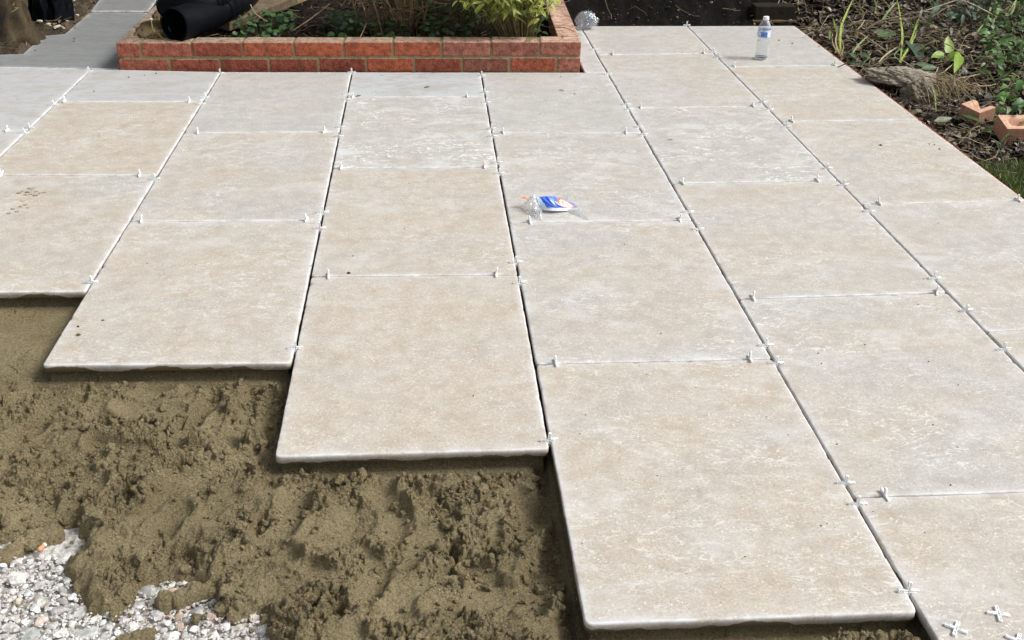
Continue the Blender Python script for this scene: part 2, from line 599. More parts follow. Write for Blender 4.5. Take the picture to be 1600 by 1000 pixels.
backL = jline(0, 105, 346, 112.5)
backC = jline(346, 112.5, 949, 113.5)
backR = jline(905, 41, 1243, 40)
COLS = [
    [backL, jline(0, 205, 37, 203)],
    [backL, jline(95, 159, 316, 159), jline(0, 273, 242, 274), jline(0, 456, 134, 455)],
    [backC, jline(289, 208, 528, 206), jline(203, 346, 499, 344.5), jline(65, 571.5, 450, 568)],
    [backC, jline(543, 152, 757, 151), jline(522, 263, 777, 261), jline(486, 432, 806, 429), jline(427, 714, 857, 702)],
    [backC, jline(770, 208, 1001, 208), jline(796, 348, 1079, 344), jline(840, 569, 1203, 561), jline(914, 977, 1436, 958)],
    [backR, jline(934, 86, 1114, 83), jline(983, 169, 1195, 166), jline(1051, 287, 1306, 282), jline(1154, 467, 1477, 457), jline(1338, 777, 1600, 768.5)],
    [backR, jline(1137, 104, 1320, 102), jline(1219, 190, 1438, 187), jline(1349, 319, 1603, 313), jline(1543, 518, 1600, 515)],
]
COLS[0].append(shift(COLS[0][-1], -.905))
COLS[5].append(shift(COLS[5][-1], -.905))
COLS[6].append(shift(COLS[6][-1], -.905))
TH = 0.020


def make_slab(poly, label, warm, vein, film, z=0.0, tone=1.0, cat='paving slab', tilt=0.0, rad=.011):
    """poly: ground corners, counter-clockwise; rounded, slightly chipped arrises"""
    poly = np.asarray(poly, float)
    n = len(poly)
    area = sum(poly[i][0] * poly[(i + 1) % n][1] - poly[(i + 1) % n][0] * poly[i][1] for i in range(n))
    if area < 0: poly = poly[::-1]
    out, nor, par = [], [], []
    for i in range(n):
        p0, p, p1 = poly[i - 1], poly[i], poly[(i + 1) % n]
        d0 = (p - p0) / np.linalg.norm(p - p0); d1 = (p1 - p) / np.linalg.norm(p1 - p)
        n0 = np.array([d0[1], -d0[0]]); n1 = np.array([d1[1], -d1[0]])
        turn = d0[0] * d1[1] - d0[1] * d1[0]
        rr = rad * (0.7 + 0.8 * rng.random())
        if turn > .2:
            for t in np.linspace(0, 1, 5):
                q = (1 - t) ** 2 * (p - d0 * rr) + 2 * t * (1 - t) * p + t * t * (p + d1 * rr)
                nn = n0 * (1 - t) + n1 * t
                out.append(q); nor.append(nn / np.linalg.norm(nn)); par.append((i, 0.0))
        else:
            nn = n0 + n1; out.append(p); nor.append(nn / np.linalg.norm(nn)); par.append((i, 0.0))
        L = np.linalg.norm(p1 - p) - 2 * rr
        m = max(2, int(L / .008))
        for t in np.arange(1, m) / m:
            out.append(p + d1 * (rr + L * t)); nor.append(n1); par.append((i, t))
    out = np.array(out); nor = np.array(nor); N = len(out)
    sd = rng.random() * 90
    s = np.arange(N) * .008 + sd
    wob = perlin(s * 14, s * 0 + sd, 3) * .0009 + perlin(s * 60, s * 0 + 1, 4) * .0007
    chip = np.clip(perlin(s * 22, s * 0 + 7, 5) - .42, 0, 1) * .013
    low = perlin(s * 7, s * 0 + 2, 9) * .0008
    c = poly.mean(0)
    rings = [(0.0, -TH, 0, 1), (-.0002, -.0045, .45, 1), (-.0010, -.0014, 1, 0), (-.0028, -.0003, .95, 0), (-.0065, 0, .42, 0), (-.018, 0, .16, 0), (-.045, 0, .04, 0)]
    def inner(ins):
        C = []
        for i in range(n):
            p0, p, p1 = poly[i - 1], poly[i], poly[(i + 1) % n]
            d0 = (p - p0) / np.linalg.norm(p - p0); d1 = (p1 - p) / np.linalg.norm(p1 - p)
            n0 = np.array([d0[1], -d0[0]]); n1 = np.array([d1[1], -d1[0]])
            C.append(p + (n0 + n1) / (1 + n0 @ n1) * ins)
        return np.array([C[i] * (1 - t) + C[(i + 1) % n] * t for i, t in par])
    V, E, Sd = [], [], []
    for k, (ins, zz, ed, sdv) in enumerate(rings):
        q = out + nor * (ins + wob + low - (chip * (1 if k >= 2 and k < 4 else .3)))[:, None] if k < 5 else inner(ins)
        zc = np.full(N, zz) - (chip * .5 if k in (2, 3) else 0)
        V.append(np.c_[q, zc]); E += [ed] * N; Sd += [sdv] * N
    V = np.concatenate(V)
    F = []
    for k in range(len(rings) - 1):
        for i in range(N):
            j = (i + 1) % N
            F.append([k * N + i, k * N + j, (k + 1) * N + j, (k + 1) * N + i])
    top = np.array([[(len(rings) - 1) * N + i for i in range(N)]])
    bot = np.array([[i for i in range(N)][::-1]])
    ac = Acc().add(V, [np.array(F), top, bot])
    o = ac.build('flagstone', M_SLAB, loc=(c[0], c[1], z), extra={'edge': E, 'side': Sd})
    # origin z was subtracted too: put the top face back at z
    o.data.transform(Matrix.Translation((0, 0, z)))
    o.color = (warm, vein, film, tone)  # tone below one is painted shade, not slurry
    tag(o, label, cat, 'pale limestone paving slabs laid dry on sand')
    return o


ORD = ['first', 'second', 'third', 'fourth', 'fifth', 'sixth', 'seventh', 'eighth', 'ninth', 'tenth', 'eleventh', 'twelfth', 'thirteenth', 'fourteenth', 'fifteenth', 'sixteenth']
CN = ['far left column', 'second column from left', 'third column from left', 'fourth column from left', 'fifth column from left', 'sixth column from left', 'far right column']
# (look, warmth, veins, film) back to front
LOOK = [
    [('greyish slab smeared with pale slurry', .3, .5, .8), ('plain grey beige slab', .4, .5, .2)],
    [('short cut grey slab below the brick planter corner', .3, .3, .75), ('brown beige slab', 1.0, .5, 0), ('beige slab with faint dirty paw prints', .62, .5, 0)],
    [('grey slab touching the brick planter', .25, .45, .15), ('grey beige slab', .45, .5, .0), ('warm beige slab overhanging the sand', .70, .55, 0)],
    [('narrow cut slab with whitish film against the planter', .2, .2, 1.0), ('grey slab covered in white vein lines', .22, 1.25, 0), ('tan slab with yellowish corner', .68, .45, 0), ('warm tan slab overhanging the sand', .80, .25, 0)],
    [('light grey slab touching the planter', .25, .6, .2), ('grey slab under the plastic wrapper', .3, .75, 0), ('pale beige slab', .45, .6, 0), ('large beige slab jutting furthest into the sand', .72, .48, 0)],
    [('grey slab beside the soil bank', .35, .5, .1), ('grey slab with an orange tinge', .4, .35, 0), ('pale bluish slab', .2, 1.0, 0), ('pale pinkish beige slab', .5, .5, 0), ('broad pale grey beige slab', .42, .6, 0), ('beige slab carrying loose spacers', .62, .5, 0)],
    [('grey slab carrying the water bottle', .25, .4, .1), ('slab with a tan patch beside the leaf litter', .62, .5, 0), ('pale slab with a warm corner by the terracotta bricks', .55, .4, 0), ('pale slab with white scuffs at the right edge', .4, .6, 0), ('tan slab cut by the right edge', .7, .4, 0)],
]
GAP = .0030
SLABPOLY = []
for ci, js in enumerate(COLS):
    l0 = (LN[ci][0] + GAP, LN[ci][1]); l1 = (LN[ci + 1][0] - GAP, LN[ci + 1][1])
    if ci + 1 == 7: l1 = (LN[7][0], LN[7][1])
    n = len(js) - 1
    for r in range(n):
        jb, jf = shift(js[r], -.0017 if r else 0), shift(js[r + 1], .0017)
        poly = [cross(l0, jf), cross(l1, jf), cross(l1, jb), cross(l0, jb)]
        SLABPOLY.append(poly)
        look, wm, vn, fl = LOOK[ci][r]
        k = n - 1 - r
        pos = 'frontmost' if k == 0 else ORD[k] + ' from front'
        make_slab(poly, f'{look}, {pos}, {CN[ci]}', wm, vn, fl, z=rng.normal(0, .0006))
# cut slab beside the planter, and the two notched back slabs
wallR = 0.716
pD = (LN[5][0] - GAP, LN[5][1])
jb, jf = backR, shift(backC, .004)
make_slab([(wallR + .022, jf[0] + jf[1] * .73), cross(pD, jf), cross(pD, jb), (wallR + .035, jb[0] + jb[1] * .73)],
          'narrow pale cut slab squeezed between planter side and black joint', .2, .5, .75)
PX = [(-60, 87.5), (36, 84), (66, 56), (101, 53), (140, 19.5), (231, 19.5), (186, 108), (-60, 104.3)]
make_slab([G(u, v)[:2] for u, v in PX], 'grey smeared slab with painted-in shade and a notched edge around the trunk soil', .1, .15, .75, tone=.0)
PX = [(141, 17.5), (175, -26), (262, -26), (232, 17.5)]
make_slab([G(u, v)[:2] for u, v in PX], 'grey slab with painted-in shade at the top left behind the notched slab', .1, .15, .5, tone=.0)


# ------------------------------------------------------------------ spacers
def spacer_proto():
    root = empty('tile_spacer', (0, 0, 0))
    ac = Acc()
    # cross standing upright in the x-z plane, centre at origin; each arm a hollow rounded bar
    for ang in (0, 90, 180, 270):
        c, s = math.cos(math.radians(ang)), math.sin(math.radians(ang))
        R = np.array([[c, 0, -s], [0, 1, 0], [s, 0, c]])
        for dz in (-.0024, .0024):
            V, F = cbox(.0185, .0050, .0017, .0006, 1)
            V = V + np.array([.0098, 0, dz]); ac.add(V @ R.T, F)
        V, F = cbox(.0022, .0050, .0066, .0008, 1)
        ac.add((V + np.array([.0185, 0, 0])) @ R.T, F)
        V, F = cbox(.017, .0022, .0052, .0004, 1)
        ac.add((V + np.array([.010, 0, 0])) @ R.T, F)
        V, F = cbox(.0016, .0050, .0050, .0004, 1)
        ac.add((V + np.array([.0095, 0, 0])) @ R.T, F)
    ac.build('cross_body', M_SPACER, root)
    return root


SPX = {1: [(136, 112), (79, 165), (43, 201), (35, 209)],
       2: [(344, 115), (320, 153), (314, 163), (240, 281), (141, 442)],
       3: [(549, 114), (543, 148), (540, 157), (533, 200), (529, 214), (504, 333), (498, 358), (458, 545)],
       4: [(752, 119), (759, 145), (761, 161), (768, 202), (770, 214), (778, 255), (782, 272), (806, 411), (811, 443), (858, 689)],
       5: [(929, 78), (951, 116), (979, 164), (983, 172), (1001, 199), (1007, 211), (1076, 332), (1092, 359), (1198, 541), (1214, 569), (1325, 756), (1345, 789), (1428, 925)],
       6: [(1075, 40), (1116, 82), (1123, 90), (1194, 161), (1205, 172), (1231, 199), (1295, 264), (1320, 290), (1361, 331), (1461, 436), (1513, 486), (1572, 547)]}
first = True
proto = spacer_proto()


def place_spacer(p, rz, label, lean=0.0, lean2=0.0, z=.0035, flat=False):
    global first
    o = proto if first else copy_tree(proto)
    first = False
    o.location = (p[0], p[1], z)
    if flat: o.rotation_euler = (math.pi / 2, 0, rz)
    else: o.rotation_euler = (lean, lean2, rz)
    tag(o, label, 'tile spacer', 'white plastic cross spacers set in the paving joints')
    return o


LNAME = {1: 'leftmost long joint', 2: 'second long joint from left', 3: 'third long joint from left', 4: 'fourth long joint from left', 5: 'fifth long joint from left', 6: 'rightmost long joint'}
for li, pts in SPX.items():
    pts = sorted(pts, key=lambda p: -p[1])
    for k, (u, v) in enumerate(pts):
        g = G(u, v)
        g[0] = LN[li][0] + LN[li][1] * g[1]
        place_spacer(g, rng.normal(0, .05), f'white cross spacer in the {LNAME[li]}, {ORD[k]} from the front', -.05 + rng.normal(0, .10), rng.normal(0, .05))
SHORT = [(0, 0, [(13, 203)]), (1, 0, [(101, 159), (296, 159)]), (1, 1, [(2, 273), (218, 274)]),
         (2, 0, [(309, 208), (507, 207)]), (2, 1, [(220, 347), (479, 345)]),
         (3, 0, [(551, 152), (730, 152)]), (3, 1, [(533, 263), (757, 262)]), (3, 2, [(513, 432), (775, 429)]),
         (4, 0, [(786, 209), (978, 208)]), (4, 1, [(828, 348), (1062, 345)]), (4, 2, [(868, 568), (1171, 561)]),
         (5, 0, [(957, 86), (1100, 84)]), (5, 1, [(1001, 169), (1177, 167)]), (5, 2, [(1066, 287), (1277, 283)]),
         (5, 3, [(1176, 466), (1464, 458)]), (5, 4, [(1382, 775)]),
         (6, 0, [(1147, 104), (1303, 102)]), (6, 1, [(1237, 190)]), (6, 2, [(1373, 318), (1590, 313)])]
for ci, ji, pts in SHORT:
    jn = COLS[ci][ji + 1]
    nf = len(COLS[ci]) - 3 - ji if ci in (0, 5, 6) else len(COLS[ci]) - 3 - ji
    n_from = len(COLS[ci]) - 2 - ji            # 1 = joint nearest the front
    for (u, v) in pts:
        g = G(u, v)
        g[1] = jn[0] + jn[1] * g[0]
        mid = 0.5 * (LN[ci][0] + LN[ci][1] * g[1] + LN[ci + 1][0] + LN[ci + 1][1] * g[1])
        side = 'left' if g[0] < mid else 'right'
        big = 0.25 if v > 450 and u > 1300 else 0.1
        place_spacer(g, math.pi / 2 + rng.normal(0, big), f'white spacer, {side} end of {ORD[n_from - 1]} short joint from front, {CN[ci]}', rng.normal(0, .1), rng.normal(0, .08))
for (u, v, rz, lb) in ((1493, 984, -.62, 'loose white cross spacer lying flat on the slab nearest the black joint'),
                       (1559, 961, -.25, 'loose white cross spacer lying flat near the right edge of the photo'),
                       (1589, 1003, .9, 'loose white cross spacer cut off by the bottom edge of the photo')):
    place_spacer(G(u, v), rz, lb, flat=True, z=.0030)

# ------------------------------------------------------------------ ground sheet
def soil_sheet():
    ac = Acc()
    s = 60.0
    ac.add([(-s, -s, -.16), (s, -s, -.16), (s, s, -.16), (-s, s, -.16)], np.array([[0, 1, 2, 3]]), (.08, .06, .04))
    tag(ac.build('ground', M_SOIL), kind='structure')
    # screeded bed the slabs rest on, beyond the modelled sand
    ac = Acc()
    def q(x0, y0, x1, y1): ac.add([(x0, y0, -.0215), (x1, y0, -.0215), (x1, y1, -.0215), (x0, y1, -.0215)], np.array([[0, 1, 2, 3]]), (.8, .8, .8))
    q(-2.7, 3.02, 2.0, 4.93); q(.74, 4.93, 2.05, 5.90); q(-2.7, 4.93, -1.45, 6.6); q(1.12, .6, 2.0, 3.02)
    tag(ac.build('sand_bed', M_SAND), kind='structure')


soil_sheet()

# ------------------------------------------------------------------ sand
GZ = -.088                                            # top of the crushed stone


def W(u, v, z): return G(u, v, z)[:2]


GRAV = [W(u, v, -.075) for u, v in [(-120, 845), (10, 838), (60, 826), (85, 822), (122, 812), (128, 832), (112, 862), (96, 888), (112, 905), (122, 930), (124, 958), (175, 956),
                                    (205, 936), (222, 914), (262, 902), (318, 900), (338, 925), (345, 950), (372, 962), (398, 955), (420, 990), (440, 1100), (-160, 1110)]]
LUMPS = [([(-10, 878), (45, 852)], 15, .022), ([(45, 845), (92, 836)], 14, .024), ([(262, 945), (325, 925)], 17, .026), ([(190, 1012), (230, 995)], 14, .018)]
STROKES = [  # trowel marks: photo polyline, width, depth
    ([(800, 760), (833, 790), (822, 835)], .030, .016), ([(590, 770), (622, 800), (612, 840)], .028, .014),
    ([(690, 830), (655, 850), (640, 880)], .020, .006), ([(340, 590), (330, 625), (300, 665), (280, 690)], .022, .014),
    ([(400, 600), (385, 650), (360, 700)], .026, .012), ([(150, 700), (230, 705), (310, 702)], .022, .012),
    ([(250, 760), (330, 745), (400, 720)], .030, .010), ([(90, 640), (60, 668), (0, 690)], .024, .013),
    ([(870, 850), (840, 900), (835, 950)], .030, .012), ([(200, 640), (270, 650)], .030, .004),
    ([(230, 560 + 50), (280, 600), (330, 585)], .018, .010), ([(0, 780), (50, 790)], .05, .006), ([(470, 880), (520, 900), (560, 890)], .02, .010),
    ([(470, 770), (455, 810), (420, 845)], .030, .010), ([(560, 860), (590, 885), (575, 930)], .026, .010), ([(10, 640), (60, 622), (120, 628)], .024, .010),
    ([(120, 590), (170, 600), (225, 592)], .022, .008), ([(730, 880), (760, 905), (755, 950)], .026, .009), ([(180, 850), (235, 840), (280, 800)], .028, .009),
    ([(640, 745), (690, 760), (730, 750)], .020, .007), ([(360, 880), (410, 860), (450, 870)], .024, .009), ([(60, 745), (110, 735), (150, 750)], .024, .009),
    ([(690, 950), (740, 930), (800, 935)], .03, .009), ([(420, 620), (415, 680)], .018, .010)]


def sand():
    x0, x1, y0, y1 = -1.52, 1.14, 1.12, 3.04
    st = .0021
    xs = np.arange(x0, x1, st); ys = np.arange(y0, y1, st)
    X, Y = np.meshgrid(xs, ys, indexing='ij')
    wx = X + .012 * fbm(X * 14, Y * 14, 3, 1); wy = Y + .012 * fbm(X * 14 + 9, Y * 14, 3, 2)
    rough = sst(-.26, .34, fbm(X * 6.5, Y * 6.5, 3, 20) + .10)
    z = -.050 + .015 * fbm(X * 4, Y * 4, 3, 30) + .015 * fbm(X * 10, Y * 10, 4, 33)
    ridge = 1 - np.abs(fbm(wx * 13, wy * 13, 3, 40)) * 2
    z += rough * .005 * np.clip(ridge, 0, 1)
    vx = X + .006 * perlin(X * 45, Y * 45, 15) + .003 * perlin(X * 110, Y * 110, 17); vy = Y + .006 * perlin(X * 45 + 7, Y * 45, 16) + .003 * perlin(X * 110, Y * 110 + 5, 18)
    z += rough * (.008 * bumps(wx, wy, .050, 1) + .015 * chunks(vx, vy, .044, 21) + .012 * chunks(vx, vy, .021, 22) + .004 * bumps(wx + .3, wy, .024, 2)) - rough * .017 + (.25 + .75 * rough) * .0040 * chunks(vx, vy, .0092, 23) + (.22 + .78 * rough) * (.0062 * bumps(X + .005 * perlin(X * 90, Y * 90, 2), wy + .5, .013, 3) * (.5 + .8 * np.abs(perlin(X * 170, Y * 170, 61))) + .0060 * (.5 - np.abs(perlin(X * 62, Y * 62, 62))) + .0045 * (.5 - np.abs(perlin(X * 128 + 3, Y * 128, 63))) + .0030 * perlin(X * 250, Y * 250, 64))
    z += (.25 + .75 * rough) * .0020 * fbm(X * 150, Y * 150, 3, 50, .7)
    crk = np.abs(fbm(wx * 22, wy * 22, 3, 47))
    z -= rough * .012 * (1 - sst(.0, .09, crk)) * sst(0, .3, fbm(X * 6, Y * 6, 2, 71) + .15)
    z -= rough * .028 * sst(.24, .62, fbm(X * 13 + 5, Y * 13, 3, 77))
    # trowel strokes
    for pl, wd, dp in STROKES:
        wd *= 1.15; dp *= 1.35
        P = bez([np.append(W(u, v, -.05), 0) for u, v in pl], 6)
        d = np.full(X.shape, 9.0)
        for a, b in zip(P[:-1], P[1:]): d = np.minimum(d, seg_dist(X, Y, a, b))
        d = d + .003 * perlin(X * 60, Y * 60, 8)
        m = 1 - sst(wd * .75, wd * 1.05, d)
        zz = -.050 + .010 * fbm(X * 4, Y * 4, 3, 30) - dp * (1 - np.clip(d / wd, 0, 1) ** 2) + .0006 * perlin(X * 200, Y * 200, 4)
        z = z * (1 - m) + zz * m
        z += .007 * np.exp(-((d - wd * 1.25) / (wd * .25)) ** 2)
    # flat trowelled corner at the far left
    fl = 1 - sst(.0, .10, poly_sdf(X, Y, [W(-150, 468, -.05), W(128, 468, -.05), W(52, 590, -.05), W(-150, 575, -.05)]) + .03 * fbm(X * 12, Y * 12, 3, 66))
    z = z * (1 - fl) + fl * (-.046 + .0032 * fbm(X * 22, Y * 22, 5, 61) + .006 * fbm(X * 6, Y * 6, 2, 60) - .007 * (1 - sst(0, .05, np.abs(fbm(wx * 12, wy * 12, 2, 12)))) * sst(.0, .3, fbm(X * 5, Y * 5, 2, 13)))
    # slab footprints: bed just under the slabs, then a trowel-cut face, then a trench
    d = np.full(X.shape, 9.0)
    for poly in SLABPOLY:
        if min(p[1] for p in poly) < 3.1:
            d = np.minimum(d, poly_sdf(X, Y, poly))
    dd = d + .006 * fbm(X * 9, Y * 9, 3, 80)
    face = -.0212 - .026 * sst(-.002, .016, d - .004 + .007 * fbm(X * 14, Y * 14, 3, 80) + .0016 * perlin(X * 130, Y * 130, 3))
    trench = -.052 + .0010 * fbm(X * 60, Y * 60, 3, 81)
    m1 = 1 - sst(.012, .024, dd)
    z = z * (1 - m1) + np.minimum(trench, face) * m1
    # deeper shadowed trench beside the long left edge of the jutting slab
    a_, b_ = LN[4]
    dl = (a_ + b_ * Y) - X
    mt = sst(.0, .01, dl) * (1 - sst(.018, .050, dl + .02 * fbm(X * 10, Y * 10, 3, 90))) * (1 - sst(2.32 - .6, 2.36 - .6, Y - .28))
    z = z - mt * (.020 + .004 * fbm(X * 30, Y * 30, 3, 91))
    z = np.where(d < -.010, -.0215, np.maximum(z, -.12))
    z = np.where(d < .0015, np.minimum(z, -.0212), z)
    # feather out onto the stone
    g = poly_sdf(X, Y, GRAV)
    g = g + .016 * fbm(X * 16, Y * 16, 3, 100)
    th = np.where(g > 0, 1 - np.exp(-np.clip(g, 0, 9) / .018), 0)
    zg = GZ - .014 + (z - GZ + .014) * th - .02 * sst(.0, .02, -g)
    z = zg
    for pl, wpx, hh in LUMPS:
        a, b = W(*pl[0], GZ), W(*pl[1], GZ)
        wd = wpx / 830
        dl = seg_dist(X, Y, a, b) + .010 * fbm(X * 35, Y * 35, 3, 105)
        z = np.maximum(z, GZ - .006 + (hh + .006 + .006 * fbm(X * 60, Y * 60, 3, 3)) * np.sqrt(np.clip(1 - (dl / wd) ** 2, 0, 1)) - .05 * (dl > wd))
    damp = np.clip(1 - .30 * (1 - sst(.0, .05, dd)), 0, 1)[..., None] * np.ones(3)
    tint = (1 + .10 * fbm(X * 3, Y * 3, 3, 7))[..., None] * np.array([1, 1, 1.0])
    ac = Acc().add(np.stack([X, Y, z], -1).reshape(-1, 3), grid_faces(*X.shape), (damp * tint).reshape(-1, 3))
    # loose clods resting on the bed
    V0, F0 = ico(2)
    cl = []
    for k in range(5):
        V = V0 * (1 + .30 * noise3(V0 * 1.6 + k * 7, k) + .34 * noise3(V0 * 3.2 + k * 3, k + 4) + .25 * noise3(V0 * 7 + k, k + 9))[:, None]
        cl.append(V)
    n = 40000
    px = rng.uniform(x0 + .05, 1.05, n); py = rng.uniform(y0, 2.95, n)
    ix = ((px - x0) / st).astype(int); iy = ((py - y0) / st).astype(int)
    ok = (d[ix, iy] > .012) & ((rough[ix, iy] > .20 + .65 * rng.random(n)) | (rng.random(n) < .10)) & ((g[ix, iy] > .002) | ((g[ix, iy] > -.05) & (rng.random(n) < .10))) & (fl[ix, iy] < .3) & (rng.random(n) < .95)
    px, py, ix, iy = px[ok], py[ok], ix[ok], iy[ok]
    n = len(px)
    r = .0015 + .0045 * rng.random(n) ** 2.2 + .010 * rng.random(n) ** 16
    pz = np.where(g[ix, iy] > 0, z[ix, iy] + r * .15, GZ + r * .3 + .003)
    kk = rng.integers(0, 5, n)
    for k in range(5):
        s = kk == k
        m = s.sum()
        sc3 = r[s][:, None] * rng.uniform(.7, 1.25, (m, 3))
        scatter(ac, cl[k], F0, np.c_[px, py, pz][s], rot_rand(m), sc3, (np.ones((m, 3)) * rng.uniform(.88, 1.1, (m, 1))))
    so = ac.build('sand', M_SAND)
    nq = grid_faces(*X.shape).shape[0]
    fl_ = np.ones(len(so.data.polygons), bool); fl_[nq:] = False
    so.data.polygons.foreach_set('use_smooth', fl_)
    tag(so, kind='structure')
    return xs, ys, z


SX, SY, SZ = sand()


def stones():
    V0, F0 = ico(2)
    tm = []
    r2 = np.random.default_rng(3)
    for k in range(14):
        nn = r2.normal(size=(13, 3)); nn /= np.linalg.norm(nn, axis=1)[:, None]
        dd = r2.uniform(.55, .95, 13)
        pr = V0 @ nn.T
        rr = np.min(np.where(pr > .05, dd / np.maximum(pr, .05), 9), axis=1)
        tm.append(V0 * np.minimum(rr, 1.1)[:, None])
    x0, x1 = W(-110, 1000, GZ)[0], W(470, 1000, GZ)[0]
    y0, y1 = 1.17, 1.72
    pts = []
    def fill(rmin, rmax, n, tight):
        added = 0
        P = np.array(pts) if pts else np.zeros((0, 3))
        for _ in range(n):
            r = rng.uniform(rmin, rmax); x = rng.uniform(x0, x1); y = rng.uniform(y0, y1)
            if len(P) and np.any((P[:, 0] - x) ** 2 + (P[:, 1] - y) ** 2 < (tight * (P[:, 2] + r)) ** 2): continue
            P = np.vstack([P, [x, y, r]]); added += 1
        pts[:] = list(map(tuple, P))
    fill(.016, .031, 520, .92); fill(.009, .016, 3200, .86); fill(.005, .010, 7000, .82)
    P = np.array(pts)
    # fine chips between
    n = 6500
    Q = np.c_[rng.uniform(x0, x1, n), rng.uniform(y0, y1, n), rng.uniform(.0018, .0042, n)]
    P = np.vstack([P, Q])
    n = len(P)
    kk = rng.integers(0, 14, n)
    tone = rng.uniform(.40, .76, n)
    c = tone[:, None] * np.array([1.0, .985, .96]) * (1 + rng.normal(0, .02, (n, 3)))
    pk = rng.random(n) < .02
    c[pk] = c[pk] * np.array([1.0, .86, .78])
    # brownish, brick-stained chips around the small sand lump
    bb = W(295, 950, GZ)
    near = (np.hypot(P[:, 0] - bb[0], P[:, 1] - bb[1]) < .085) & (rng.random(n) < .22)
    c[near] = np.array([.52, .40, .33]) * rng.uniform(.8, 1.1, (near.sum(), 1))
    ac = Acc()
    for k in range(14):
        s = kk == k
        m = s.sum()
        r = P[s, 2]
        s3 = r[:, None] * np.stack([rng.uniform(.95, 1.4, m), rng.uniform(.65, 1.0, m), rng.uniform(.32, .6, m)], 1)
        pos = np.c_[P[s, :2], GZ - r * .22 + rng.normal(0, .0012, m)]
        scatter(ac, tm[k], F0, pos, rot_rand(m, .22), s3, c[s])
    X, Y = np.meshgrid(np.linspace(x0 - .1, x1 + .1, 160), np.linspace(y0 - .05, y1 + .1, 160), indexing='ij')
    Z = GZ - .009 + .004 * fbm(X * 90, Y * 90, 3, 4)
    ac.add(np.stack([X, Y, Z], -1).reshape(-1, 3), grid_faces(160, 160), (.50, .49, .47))
    tag(ac.build('gravel', M_STONE, smooth=False), 'crushed white limestone hardcore below the sand', 'gravel', kind='stuff')


stones()


def cig():
    p = G(65, 856, -.078)
    root = empty('cigarette_butt', p, 1.15)
    tag(root, 'small orange cigarette stub with a white end on the gravel', 'cigarette butt')
    V, F = tube([(-.009, 0, 0), (-.004, 0, .0005), (.006, 0, .001)], [.0043, .0045, .0045], 12)
    Acc().add(V, F, (.72, .33, .20)).build('filter', m_vcol('filter_paper', .8, .2, 300, .15), root)
    V, F = tube([(.006, 0, .001), (.0105, 0, .0012)], [.0045, .0044], 12)
    Acc().add(V, F, (.8, .78, .75)).build('paper_end', m_vcol('white_paper', .8, .2, 300, .1), root)


cig()

# ------------------------------------------------------------------ brick planter
XL, XR = -1.428, 0.716
YL, YR = 5.055, 4.968                       # front face, left and right ends


def zt(x): return .124 + (x - XL) / (XR - XL) * .022


